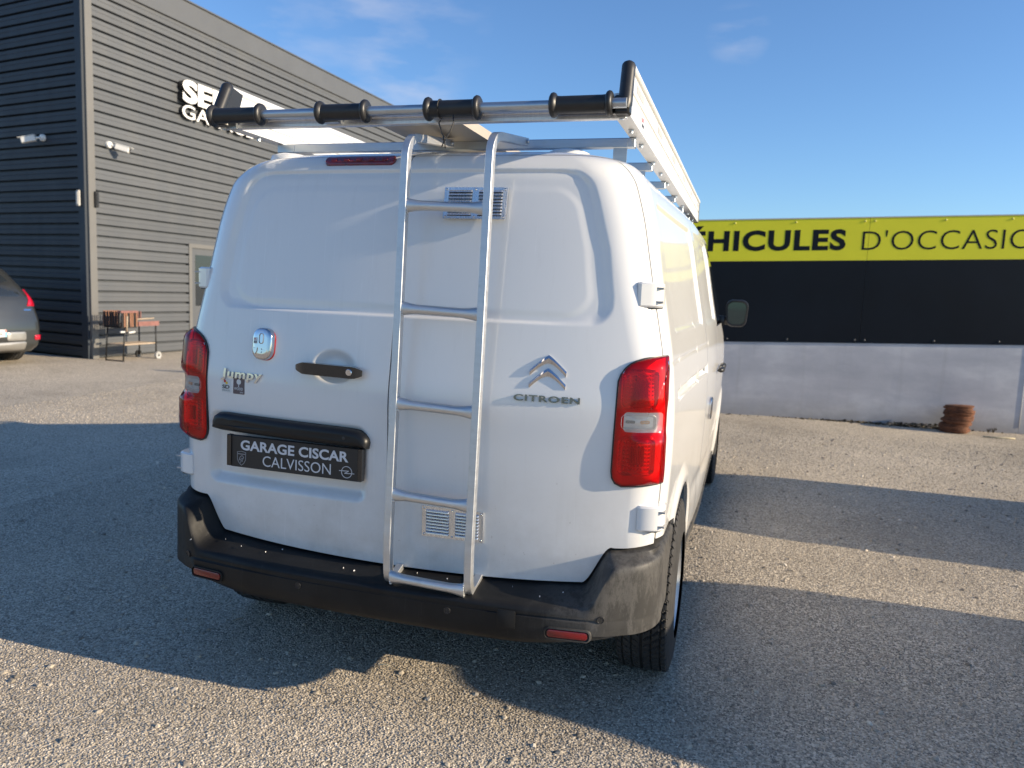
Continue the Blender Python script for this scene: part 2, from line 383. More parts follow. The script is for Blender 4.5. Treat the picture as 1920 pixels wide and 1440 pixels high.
def rrect(cx, cz, w, h, r, n=5):
    """rounded rectangle outline, counter-clockwise"""
    p = []
    for (sx, sz, a0) in ((1, 1, 0), (-1, 1, 90), (-1, -1, 180), (1, -1, 270)):
        for i in range(n + 1):
            a = R(a0 + 90 * i / n); p.append((cx + sx * (w / 2 - r) + r * math.cos(a), cz + sz * (h / 2 - r) + r * math.sin(a)))
    return p
def inset(poly, d):
    n = len(poly); out = []
    A = sum(poly[i][0] * poly[(i + 1) % n][1] - poly[(i + 1) % n][0] * poly[i][1] for i in range(n)); sg = 1 if A > 0 else -1
    for i in range(n):
        a, b, c = poly[i - 1], poly[i], poly[(i + 1) % n]
        e1 = Vector((b[0] - a[0], b[1] - a[1])); e2 = Vector((c[0] - b[0], c[1] - b[1]))
        e1.normalize() if e1.length else None; e2.normalize() if e2.length else None
        t = (e1 + e2)
        if t.length < 1e-6: t = e1
        t.normalize(); nx, nz = -t.y * sg, t.x * sg
        out.append((b[0] + nx * d, b[1] + nz * d))
    return out

_tc = {}
def text_mesh(body, extrude=0.0, bold=0.0, spacing=1.0, bevel=0.0):
    """outline of a word as vertices (x right, y up, z thickness) scaled to unit bounding box height"""
    cu = bpy.data.curves.new('t', 'FONT'); cu.body = body; cu.size = 1; cu.extrude = extrude; cu.offset = bold; cu.space_character = spacing; cu.resolution_u = 4
    cu.bevel_depth = bevel
    ob = bpy.data.objects.new('t', cu); C.objects.link(ob)
    bpy.context.view_layer.update(); dg = bpy.context.evaluated_depsgraph_get()
    me = ob.evaluated_get(dg).to_mesh()
    V = np.array([tuple(v.co) for v in me.vertices]); F = [tuple(p.vertices) for p in me.polygons]
    ob.evaluated_get(dg).to_mesh_clear(); bpy.data.objects.remove(ob); bpy.data.curves.remove(cu)
    return V, F
def word(body, x0, x1, z0, z1, depth, bold=0.0, spacing=1.0):
    """word fitted to the box x0..x1, z0..z1; returns verts (x, t, z) with t = 0 at the back and depth at the front"""
    V, F = text_mesh(body, .5 if depth else 0.0, bold, spacing)
    mn, mxx = V.min(0), V.max(0)
    X = x0 + (V[:, 0] - mn[0]) / (mxx[0] - mn[0]) * (x1 - x0); Z = z0 + (V[:, 1] - mn[1]) / (mxx[1] - mn[1]) * (z1 - z0)
    T = (V[:, 2] - mn[2]) / max(mxx[2] - mn[2], 1e-9) * depth if depth else V[:, 0] * 0
    return X, T, Z, F

# ------------------------------------------------------------------ body shell: horizontal rings lofted over height
class Shell:
    """rows: z, half width, y of the rear at the centre line, y of the nose, rear corner radius, front corner radius"""
    def __init__(s, rows, bow=.045, barrel=(.0, .2, 1.7, 3.5, 4.6), nz=420):
        T = np.array(rows, float); k = np.arange(len(T)); kk = np.linspace(0, len(T) - 1, nz)
        def cr(col):
            out = []
            for t in kk:
                i = min(int(t), len(T) - 2); f = t - i
                p0 = col[max(i - 1, 0)]; p1 = col[i]; p2 = col[i + 1]; p3 = col[min(i + 2, len(T) - 1)]
                # monotone-ish: limit tangents
                m1 = .5 * (p2 - p0) if 0 < i else (p2 - p1); m2 = .5 * (p3 - p1) if i < len(T) - 2 else (p2 - p1)
                d = p2 - p1
                if (i > 0 and (p1 - p0) * d <= 0): m1 = 0
                if (i < len(T) - 2 and (p3 - p2) * d <= 0): m2 = 0
                m1 = np.clip(m1, -3 * abs(d), 3 * abs(d)); m2 = np.clip(m2, -3 * abs(d), 3 * abs(d))
                out.append((2 * f**3 - 3 * f**2 + 1) * p1 + (f**3 - 2 * f**2 + f) * m1 + (-2 * f**3 + 3 * f**2) * p2 + (f**3 - f**2) * m2)
            return np.array(out)
        s.z = cr(T[:, 0]); s.w = cr(T[:, 1]); yr = cr(T[:, 2]); yf = cr(T[:, 3]); rr = cr(T[:, 4]); rf = cr(T[:, 5])
        b, ba, bb, bc, bd = barrel; X = []; Y = []
        for i in range(nz):
            w, r0 = s.w[i], min(rr[i], s.w[i] * .7)
            ybow = lambda x: yr[i] + bow * (.5 * (x / .8) ** 2 + .5 * (x / .8) ** 4)
            x1 = np.linspace(0, w - r0, 60); y1 = ybow(x1)
            th = np.linspace(0, math.pi / 2, 49)[1:]; x2 = w - r0 + r0 * np.sin(th); y2 = ybow(x2) + r0 * (1 - np.cos(th))
            y3 = np.linspace(y2[-1], max(yf[i] - rf[i], y2[-1] + .02), 181)[1:]
            x3 = np.full_like(y3, w) + (b * (sstep(ba, bb, y3) - sstep(bc, bd, y3)) if b else 0)
            rfe = min(rf[i], w * .8)
            th = np.linspace(0, math.pi / 2, 25)[1:]; x4 = x3[-1] - rfe * (1 - np.cos(th)); y4 = y3[-1] + rf[i] * np.sin(th)
            x5 = np.linspace(x4[-1], 0, 13)[1:]; y5 = np.full_like(x5, y4[-1]) + .04 * (1 - x5 / max(x4[-1], 1e-6))
            X.append(np.concatenate([x1, x2, x3, x4, x5])); Y.append(np.concatenate([y1, y2, y3, y4, y5]))
        s.X = np.array(X); s.Y = np.array(Y)
        s.S = np.concatenate([np.zeros((nz, 1)), np.cumsum(np.hypot(np.diff(s.X), np.diff(s.Y)), 1)], 1)
        s.nz = nz; s.kc = 60      # first corner index
    def _rows(s, z):
        f = np.interp(z, s.z, np.arange(s.nz)); i = np.clip(f.astype(int), 0, s.nz - 2); return i, f - i
    def _q(s, q, z, key):
        """q: arc length (key S) or y on the side (key Y); returns x, y"""
        q = np.asarray(q, float).ravel(); z = np.asarray(z, float).ravel(); q, z = np.broadcast_arrays(q, z)
        i, f = s._rows(z); x = np.zeros(len(q)); y = np.zeros(len(q)); K = s.S if key == 'S' else s.Y; k0 = 0 if key == 'S' else s.kc; k1 = None if key == 'S' else 60 + 48 + 180
        order = np.argsort(i, kind='stable'); ii = i[order]; cuts = np.flatnonzero(np.diff(ii)) + 1
        for g in np.split(order, cuts):
            if not len(g): continue
            r = i[g[0]]; a = []
            for rr in (r, r + 1):
                kx = K[rr, k0:k1]; a.append((np.interp(q[g], kx, s.X[rr, k0:k1]), np.interp(q[g], kx, s.Y[rr, k0:k1])))
            x[g] = a[0][0] * (1 - f[g]) + a[1][0] * f[g]; y[g] = a[0][1] * (1 - f[g]) + a[1][1] * f[g]
        return x, y
    def pt(s, q, z, off=0.0, key='S'):
        """points on the surface, moved off along the outward normal; q < 0 is the left side"""
        q = np.asarray(q, float).ravel(); z = np.asarray(z, float).ravel(); q, z = np.broadcast_arrays(q, z); sg = np.where(q < 0, -1.0, 1.0)
        if key == 'Y': sg = np.ones_like(q)
        aq = np.abs(q) if key == 'S' else q
        x, y = s._q(aq, z, key); e = .004
        xa, ya = s._q(aq + e, z, key); xb, yb = s._q(np.maximum(aq - e, 0) if key == 'S' else aq - e, z, key)
        zu = np.minimum(z + e, s.z[-1]); zd = np.maximum(z - e, s.z[0])
        xu, yu = s._q(aq, zu, key); xd, yd = s._q(aq, zd, key)
        t1 = np.stack([xa - xb, ya - yb, 0 * x], 1); t2 = np.stack([xu - xd, yu - yd, zu - zd], 1)
        # at the centre line the one-sided difference is fine
        n = np.cross(t1, t2); n /= np.linalg.norm(n, axis=1)[:, None] + 1e-12
        P = np.stack([x, y, z], 1) + n * np.asarray(off, float).reshape(-1, 1) if np.ndim(off) else np.stack([x, y, z], 1) + n * off
        P[:, 0] *= sg; return P
    def s_of_x(s, x, z):
        """arc length at which the rear reaches x"""
        i, f = s._rows(np.atleast_1d(np.asarray(z, float)))
        x = np.broadcast_to(x, i.shape); return np.array([np.interp(xx, s.X[k, :108], s.S[k, :108]) for xx, k in zip(x, i)])
    def s_of_y(s, y, z):
        i, f = s._rows(np.atleast_1d(np.asarray(z, float))); y = np.broadcast_to(y, i.shape)
        return np.array([np.interp(yy, s.Y[k, 60:288], s.S[k, 60:288]) for yy, k in zip(y, i)])

def grid_obj(name, P, nr, nc, mats, parent, N=None, hem=0.0, mirror=False, uv=None, smooth=True):
    """P: (nr*nc, 3) grid; hem: inward fold of the rim along -N"""
    i = np.arange(nr - 1)[:, None] * nc + np.arange(nc - 1)[None, :]
    F = np.stack([i, i + 1, i + 1 + nc, i + nc], -1).reshape(-1, 4)
    V = P
    if hem:
        rim = np.concatenate([np.arange(nc), np.arange(1, nr) * nc + nc - 1, (nr - 1) * nc + np.arange(nc - 2, -1, -1), np.arange(nr - 2, 0, -1) * nc])
        a = P[rim]; b = P[rim] - N[rim] * hem; c0 = len(V); V = np.concatenate([V, a, b]); m = len(rim)
        j = np.arange(m); F = np.concatenate([F, np.stack([c0 + (j + 1) % m, c0 + j, c0 + m + j, c0 + m + (j + 1) % m], 1)])
    if mirror:
        V = V * np.array([-1, 1, 1]); F = F[:, ::-1]
    return mk(name, V, F, mats, parent, smooth, fix=False)

def patch(sh, name, q0, q1, z0, z1, nc, nr, mats, parent, key='S', disp=None, hem=.014, mirror=False, top_dense=False):
    """q0,q1: functions of z (arrays) or numbers; z0,z1: functions of column fraction a"""
    a = np.linspace(0, 1, nc); v = np.linspace(0, 1, nr)
    A, Vv = np.meshgrid(a, v)
    Z0 = (z0(a) if callable(z0) else np.full(nc, z0))[None, :]; Z1 = (z1(a) if callable(z1) else np.full(nc, z1))[None, :]
    if top_dense: Vv = np.where(Vv < .85, Vv / .85 * .93, .93 + (Vv - .85) / .15 * .07)
    Z = Z0 + (Z1 - Z0) * Vv
    Q0 = q0(Z.ravel()).reshape(Z.shape) if callable(q0) else np.full(Z.shape, q0); Q1 = q1(Z.ravel()).reshape(Z.shape) if callable(q1) else np.full(Z.shape, q1)
    Q = Q0 + (Q1 - Q0) * A
    P = sh.pt(Q, Z, 0.0, key).reshape(nr, nc, 3)
    du = np.gradient(P, axis=1); dv = np.gradient(P, axis=0); N = np.cross(du, dv); N /= np.linalg.norm(N, axis=2)[..., None] + 1e-12
    if disp is not None:
        D = disp(P[..., 0], P[..., 1], P[..., 2]); P = P + N * D[..., None]
    return grid_obj(name, P.reshape(-1, 3), nr, nc, mats, parent, N.reshape(-1, 3), hem, mirror)

def pad(sh, name, outline, prof, mats, parent, mirror=False, key='S', rings=5, base=0.0, smooth=True, uvbox=None, angle=40, follow=True, extra=None):
    """raised piece following the shell: outline in (q, z), prof = (inset, offset) pairs, then rings to the middle"""
    V = []; n = len(outline); polys = []; dsp = sh is globals().get('B') and key == 'S'
    for (d, o) in prof: polys.append((inset(outline, d), o))
    last, o = polys[-1]; cx = sum(p[0] for p in last) / n; cz = sum(p[1] for p in last) / n
    for k in range(1, rings): f = 1 - k / rings; polys.append(([(cx + (p[0] - cx) * f, cz + (p[1] - cz) * f) for p in last], o))
    Q = np.array([p[0] for pl, _ in polys for p in pl] + [cx]); Z = np.array([p[1] for pl, _ in polys for p in pl] + [cz]); O = np.array([oo for _, oo in polys for _i in range(n)] + [o])
    if extra is not None: O = O + np.where(O > .004, extra(Q, Z), 0.0)
    P = sh.pt(Q, Z, O + base, key); K = len(polys)
    if dsp and follow:
        a = np.median(door_disp(P[:, 0] * (-1 if mirror else 1), P[:, 1], P[:, 2])); P = sh.pt(Q, Z, O + base + a, key)
    F = [(i * n + j, i * n + (j + 1) % n, (i + 1) * n + (j + 1) % n, (i + 1) * n + j) for i in range(K - 1) for j in range(n)]
    F += [((K - 1) * n + j, (K - 1) * n + (j + 1) % n, K * n) for j in range(n)]
    if mirror: P = P * np.array([-1, 1, 1]); F = [f[::-1] for f in F]
    ob = mk(name, P, F, mats, parent, smooth, angle=angle, fix=True)
    if uvbox:
        qa, qb = uvbox; me = ob.data; uvl = me.uv_layers.new(name='UVMap')
        co = [((Q[l.vertex_index] - qa) / (qb - qa), Z[l.vertex_index]) for l in me.loops]
        uvl.data.foreach_set('uv', [c for p in co for c in p])
    return ob

def rear_word(sh, body, x0, x1, z0, z1, depth, mats, parent, name, bold=0.0, spacing=1.0, base=0.001, slant=0.0):
    X, T, Z, F = word(body, x0, x1, z0, z1, depth, bold, spacing)
    X = X + slant * (Z - z0)
    s = np.array([sh.s_of_x(abs(x), z)[0] for x, z in zip(X, Z)]) * np.where(X < 0, -1, 1)
    a = float(np.median(door_disp(X, X * 0, Z))) if sh is globals().get('B') else 0.0
    P = sh.pt(s, Z, T + base + a)
    return mk(name, P, F, mats, parent)

# ================================================================== GROUND
def gz(x, y): return .05 * sstep(4.6, 7.2, y)
gx = np.concatenate([np.linspace(-160, -16, 20), np.linspace(-15, 8, 93), np.linspace(9, 160, 20)])
gy = np.concatenate([np.linspace(-160, -6, 16), np.linspace(-5, 12, 69), np.linspace(14, 160, 20)])
GX, GY = np.meshgrid(gx, gy); GZ = gz(GX, GY) + .010 * np.sin(GX * 1.3 + GY * .7) * np.sin(GY * 1.1 - .4 * GX) * sstep(1.2, 3.0, np.hypot(GX, np.maximum(0, np.abs(GY - 2) - 1)))
g = grid_obj('ground', np.stack([GX, GY, GZ], -1).reshape(-1, 3), len(gy), len(gx), M['ground'], None)
tag(g, kind='structure')

def gravel_scatter(name, x0, x1, y0, y1, dens, smin, smax, seed, mat):
    n = 90; xs = np.linspace(x0, x1, n); ys = np.linspace(y0, y1, n); A, B = np.meshgrid(xs, ys)
    Zz = gz(A, B) + .010 * np.sin(A * 1.3 + B * .7) * np.sin(B * 1.1 - .4 * A) * sstep(1.2, 3.0, np.hypot(A, np.maximum(0, np.abs(B - 2) - 1)))
    o = grid_obj(name, np.stack([A, B, Zz], -1).reshape(-1, 3), n, n, mat, None)
    ng = bpy.data.node_groups.new(name + '_nodes', 'GeometryNodeTree')
    ng.interface.new_socket('Geometry', in_out='INPUT', socket_type='NodeSocketGeometry'); ng.interface.new_socket('Geometry', in_out='OUTPUT', socket_type='NodeSocketGeometry')
    N = ng.nodes; L = ng.links; gi = N.new('NodeGroupInput'); go = N.new('NodeGroupOutput')
    dp = N.new('GeometryNodeDistributePointsOnFaces'); dp.inputs['Density'].default_value = dens; dp.inputs['Seed'].default_value = seed
    ic = N.new('GeometryNodeMeshIcoSphere'); ic.inputs['Radius'].default_value = 1.0; ic.inputs['Subdivisions'].default_value = 1
    sm = N.new('GeometryNodeSetMaterial'); sm.inputs['Material'].default_value = mat
    ip = N.new('GeometryNodeInstanceOnPoints')
    r1 = N.new('FunctionNodeRandomValue'); r1.data_type = 'FLOAT_VECTOR'; r1.inputs[0].default_value = (smin, smin, smin * .7); r1.inputs[1].default_value = (smax, smax * .85, smax * .65); r1.inputs['Seed'].default_value = seed + 1
    r2 = N.new('FunctionNodeRandomValue'); r2.data_type = 'FLOAT_VECTOR'; r2.inputs[0].default_value = (-.5, -.5, 0); r2.inputs[1].default_value = (.5, .5, 6.283); r2.inputs['Seed'].default_value = seed + 2
    L.new(gi.outputs[0], dp.inputs['Mesh']); L.new(dp.outputs['Points'], ip.inputs['Points']); L.new(ic.outputs[0], sm.inputs[0]); L.new(sm.outputs[0], ip.inputs['Instance'])
    L.new(r2.outputs[0], ip.inputs['Rotation']); L.new(r1.outputs[0], ip.inputs['Scale']); L.new(ip.outputs[0], go.inputs[0])
    m = o.modifiers.new('scatter', 'NODES'); m.node_group = ng
    return tag(o, kind='stuff')
tag(gravel_scatter('gravel', -3.2, 3.4, -1.1, 2.6, 9500, .0024, .0056, 3, M['pebble']), 'fine crushed grey gravel lying loose around the back of the white van', 'gravel')
tag(gravel_scatter('gravel', -6.5, 5.2, 2.6, 6.8, 1000, .0035, .0075, 9, M['pebble']), 'fine crushed grey gravel further off beside the van and towards the wall', 'gravel')
tag(gravel_scatter('gravel', -3.5, 4.5, -1.1, 6.5, 24, .008, .019, 21, M['pebble']), 'scattered larger pale stones among the fine gravel', 'gravel')

# ================================================================== VAN
VAN = thing('delivery_van', 'white panel van seen from behind with ladder on its rear doors and aluminium roof rack', 'van')
rows = [(.28, .885, .035, 4.74, .10, .30), (.45, .908, .012, 4.80, .10, .32), (.75, .925, 0, 4.80, .11, .34), (.95, .932, 0, 4.66, .115, .34), (1.08, .930, .002, 4.42, .12, .33),
        (1.18, .922, .010, 4.10, .12, .32), (1.265, .912, .019, 3.92, .12, .30), (1.36, .894, .031, 3.74, .125, .28), (1.466, .872, .044, 3.56, .13, .25), (1.6, .846, .060, 3.34, .135, .22),
        (1.7, .826, .073, 3.17, .14, .2), (1.8, .798, .090, 3.02, .15, .2), (1.84, .780, .102, 2.94, .16, .2), (1.875, .752, .124, 2.86, .17, .2), (1.902, .716, .155, 2.76, .18, .2),
        (1.922, .664, .205, 2.62, .19, .2), (1.938, .585, .285, 2.42, .2, .2), (1.949, .46, .42, 2.2, .2, .2), (1.955, .28, .75, 1.8, .15, .15), (1.958, .10, 1.1, 1.5, .05, .05)]
B = Shell(rows, .054, (.056, .15, 2.2, 3.6, 4.7))
ZT = 1.905
def sseam(z):     # arc length of the gap between rear door and body side
    i, f = B._rows(z); k = 60 + 27
    return B.S[i, k] * (1 - f) + B.S[i + 1, k] * f
def step_top(x):  # lower edge of the doors / inner top edge of the bumper
    x = np.abs(x); return .496 + .028 * (x / .7) ** 2 * (x < .9) * 1.0 * (1 - sstep(.68, .78, x)) + .152 * sstep(.685, .772, x) + .014 * sstep(.78, .93, x)

def sdbox(x, z, cx, cz, hx, hz, r):
    qx = np.abs(x - cx) - (hx - r); qz = np.abs(z - cz) - (hz - r)
    return np.hypot(np.maximum(qx, 0), np.maximum(qz, 0)) + np.minimum(np.maximum(qx, qz), 0) - r
def door_disp(x, y, z):
    ax = np.abs(x)
    hw = np.interp(z, [1.30, 1.45, 1.60, 1.75, 1.90], [.735, .735, .712, .668, .615]); xs = x / hw * .7
    d = sdbox(xs, z, 0, 1.606, .7, .250, .070)
    # steep step at the foot, wide soft bevel at the sides
    foot = sstep(1.33, 1.40, z); wd = .011 + .030 * foot * sstep(.52, .66, ax)
    dep = -.0095 * sstep(0, 1, -d / wd)
    # raised inner field with a soft second edge
    d2 = sdbox(x / hw * .7, z, 0, 1.59, .64, .215, .09); dep = dep + .002 * sstep(0, 1, -d2 / .03)
    out = dep
    # number plate recess on the left door
    d3 = sdbox(x, z, -.415, .845, .345, .140, .05); out = out - .026 * sstep(0, 1, -d3 / .045)
    # hand scoop behind the handle
    e = ((x + .215) / .088) ** 2 + ((z - 1.175) / .062) ** 2; out = out - .015 * sstep(0, 1, (1 - e) / .9)
    # belt swage and lower roll
    out = out + .006 * np.exp(-((z - 1.09) / .10) ** 2) - .004 * sstep(.62, .52, z)
    # slight dents
    out = out - .0012 * np.exp(-(((ax - .30) / .18) ** 2 + ((z - .62) / .05) ** 2)) + .0006 * np.sin(x * 9) * np.sin(z * 7)
    return out
for mir in (False, True):
    dd = (lambda x, y, z: door_disp(-x, y, z)) if mir else door_disp
    smid = lambda a: np.interp(a * float(sseam(np.array([.6]))[0]), B.S[int(np.interp(.6, B.z, np.arange(B.nz))), :108], B.X[int(np.interp(.6, B.z, np.arange(B.nz))), :108])
    d = patch(B, 'rear_door', .0025, lambda z: sseam(z) - .003, lambda a: step_top(smid(a)) + .005, ZT, 300, 360, M['white'], VAN, disp=dd, mirror=mir, top_dense=True)
    d['label'] = 'left rear door with number plate and black handle' if mir else 'right rear door behind the ladder'

# roof, inner shell
zs = np.concatenate([np.linspace(ZT + .002, 1.95, 40), np.linspace(1.951, 1.958, 12)]); kk = np.arange(0, B.X.shape[1], 2); V = []; F = []
for z in zs:
    i, f = B._rows(np.array([z])); i = i[0]; f = f[0]; x = B.X[i] * (1 - f) + B.X[i + 1] * f; y = B.Y[i] * (1 - f) + B.Y[i + 1] * f
    x, y = x[kk], y[kk]; X = np.concatenate([x, -x[::-1][1:-1]]); Y = np.concatenate([y, y[::-1][1:-1]]); V.append(np.stack([X, Y, np.full_like(X, z)], 1))
n = len(V[0]); F = [(r * n + j, r * n + (j + 1) % n, (r + 1) * n + (j + 1) % n, (r + 1) * n + j) for r in range(len(zs) - 1) for j in range(n)] + [tuple((len(zs) - 1) * n + j for j in range(n))]
mk('roof', np.concatenate(V).tolist(), F, M['white'], VAN, True)
V = []; zs = np.linspace(.74, 1.90, 26)
for z in zs:
    i, f = B._rows(np.array([z])); i = i[0]; x = B.X[i][::4]; y = B.Y[i][::4]; x = np.maximum(x - .045, 0); y = np.minimum(y + .085, y.max() - .06)
    if z < .80: pass
    X = np.concatenate([x, -x[::-1][1:-1]]); Y = np.concatenate([y, y[::-1][1:-1]]); V.append(np.stack([X, Y, np.full_like(X, z)], 1))
n = len(V[0]); F = [(r * n + j, r * n + (j + 1) % n, (r + 1) * n + (j + 1) % n, (r + 1) * n + j) for r in range(len(zs) - 1) for j in range(n)] + [tuple(range(n))[::-1], tuple((len(zs) - 1) * n + j for j in range(n))]
mk('inner_body', np.concatenate(V).tolist(), F, M['dark'], VAN)
mb = MB().box((-.66, .16, .27), (.66, 4.6, .73)).box((-.80, 1.12, .31), (.80, 3.45, .74)).box((-.78, .12, .47), (.78, .20, .74)).box((-.5, .3, .22), (-.1, .9, .3))
mb.obj('underbody', M['dark'], VAN)

# sides
AY, AZ, AR = .672, .345, .395; FY = AY + 3.275
def zlow(Y, base_back=.676):
    Y = np.asarray(Y, float); z = np.full_like(Y, .315)
    for c in (AY, FY):
        t = np.clip(AR ** 2 - (Y - c) ** 2, 0, None); z = np.maximum(z, np.where(np.abs(Y - c) < AR, AZ + np.sqrt(t), 0))
    z = np.where(Y < AY - .25, np.maximum(z, base_back), z); return z
def side_disp(x, y, z):
    d = np.zeros_like(x)
    for c in (AY, FY):
        r = np.hypot(y - c, z - AZ); d = d + .014 * sstep(AR + .085, AR + .02, r) * sstep(AR - .02, AR + .01, r)
    for (ya, yb) in ((.36, 1.44), (1.57, 2.41)):
        dd = sdbox(y, z, (ya + yb) / 2, 1.56, (yb - ya) / 2, .225, .05); d = d - .009 * sstep(0, 1, -dd / .022)
    dd = sdbox(y, z, .92, 1.125, .60, .019, .008); d = d - .022 * sstep(0, 1, -dd / .010) * (y < 1.515)
    d = d - .003 * np.exp(-((z - 1.245) / .0045) ** 2) * (y < 1.6)
    d = d - .008 * np.exp(-((z - .58) / .05) ** 2) * sstep(1.1, 1.3, y) * sstep(3.5, 3.3, y)
    return d
def yseam(z): return B.pt(sseam(z) + .004, z)[:, 1]
for mir in (False, True):
    Ys = lambda a: .15 + a * (1.507 - .15)
    patch(B, 'side_panel', yseam, 1.507, lambda a: zlow(Ys(a)) + .004, ZT, 300, 340, M['white'], VAN, key='Y', disp=side_disp, mirror=mir, top_dense=True)
    patch(B, 'sliding_door', 1.514, 2.472, .315, ZT, 120, 160, M['white'], VAN, key='Y', disp=side_disp, mirror=mir, top_dense=True)
    Yd = lambda a: 2.479 + a * (3.56 - 2.479)
    fd = patch(B, 'front_door', 2.479, 3.56, lambda a: zlow(Yd(a)), lambda a: 1.30 - .10 * sstep(.80, 1, a), 100, 80, M['white'], VAN, key='Y', disp=side_disp, mirror=mir)
    patch(B, 'door_window', 2.55, lambda z: np.minimum(3.46, B.Y[B._rows(z)[0], 287] - .03), 1.325, 1.80, 40, 40, M['glass'], fd, key='Y', disp=lambda x, y, z: x * 0 - .006, mirror=mir)
    patch(B, 'door_frame', 2.479, 2.55, 1.31, ZT, 8, 60, M['white'], VAN, key='Y', mirror=mir)
    patch(B, 'door_frame', 2.55, lambda z: B.Y[B._rows(z)[0], 287], 1.805, ZT, 30, 20, M['white'], VAN, key='Y', mirror=mir)
    Yf = lambda a: 3.566 + a * (4.40 - 3.566)
    patch(B, 'front_wing', 3.566, 4.36, lambda a: zlow(Yf(a)), .98, 100, 50, M['white'], VAN, key='Y', disp=side_disp, mirror=mir)
    patch(B, 'nose', lambda z: B.s_of_y(4.365, z), lambda z: B.S[B._rows(z)[0], -1] - .001, .30, .98, 50, 30, M['white'], VAN, mirror=mir)
    patch(B, 'bonnet', lambda z: B.s_of_y(3.566, z), lambda z: B.S[B._rows(z)[0], -1] - .0005, .985, 1.15, 60, 16, M['white'], VAN, mirror=mir)
    patch(B, 'windscreen', lambda z: B.S[B._rows(z)[0], 296], lambda z: B.S[B._rows(z)[0], -1] - .0005, 1.155, 1.86, 40, 40, M['glass'], VAN, mirror=mir)
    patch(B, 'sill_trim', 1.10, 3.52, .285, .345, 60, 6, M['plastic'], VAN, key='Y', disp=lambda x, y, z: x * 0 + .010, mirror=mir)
    # black handles on the sliding and the front door, one lock badge
    for (yc) in (2.34, 2.60):
        V = MB(); yy = np.linspace(-.09, .09, 9); P = B.pt(yc + yy, np.full(9, 1.055), .014 + .016 * (1 - (yy / .09) ** 4), 'Y')
        if mir: P = P * np.array([-1, 1, 1])
        V.tube(P.tolist(), [.010, .015, .016, .016, .016, .016, .016, .015, .010], 8); V.obj('door_handle', M['rubber'], VAN, True)
    pad(B, 'side_lock', rrect(1.72, .905, .085, .115, .035), [(0, 0), (0, .012), (.005, .016)], M['chrome'], VAN, mirror=mir, key='Y')

# tail lamps
def lamp_outline(sa, sb):
    def q(x): return float(B.s_of_x(x, 1.0)[0])
    L = [(q(.757), .905), (q(.760), .885), (q(.770), .868), (q(.790), .859)]
    for t in np.linspace(.12, 1, 7): L.append((q(.790) + (sb - q(.790)) * t, .859 + .010 * t))
    for t in np.linspace(.06, .97, 16): L.append((sb, .869 + (1.268 - .869) * t))
    L += [(sb, 1.272)]
    for x_, z_ in ((.885, 1.271), (.86, 1.268), (.835, 1.263), (.812, 1.255), (.795, 1.245), (.780, 1.230), (.769, 1.212), (.762, 1.190)): L.append((q(x_) if x_ < .89 else sb, z_))
    for t in np.linspace(.06, .96, 14): L.append((q(.762) + (q(.757) - q(.762)) * t, 1.190 + (.905 - 1.190) * t))
    return L
SB = float(sseam(np.array([1.05]))[0]) - .004
LO = lamp_outline(0, SB); q0 = min(p[0] for p in LO)
ql = lambda x: float(B.s_of_x(x, 1.0)[0])
def lobes(q, z):
    up = sstep(1.100, 1.125, z) * sstep(1.272, 1.240, z); lo = sstep(1.036, 1.010, z) * sstep(.862, .900, z)
    return .020 * np.maximum(up, lo) * sstep(ql(.80), ql(.855), q) * sstep(SB + .010, SB - .040, q)
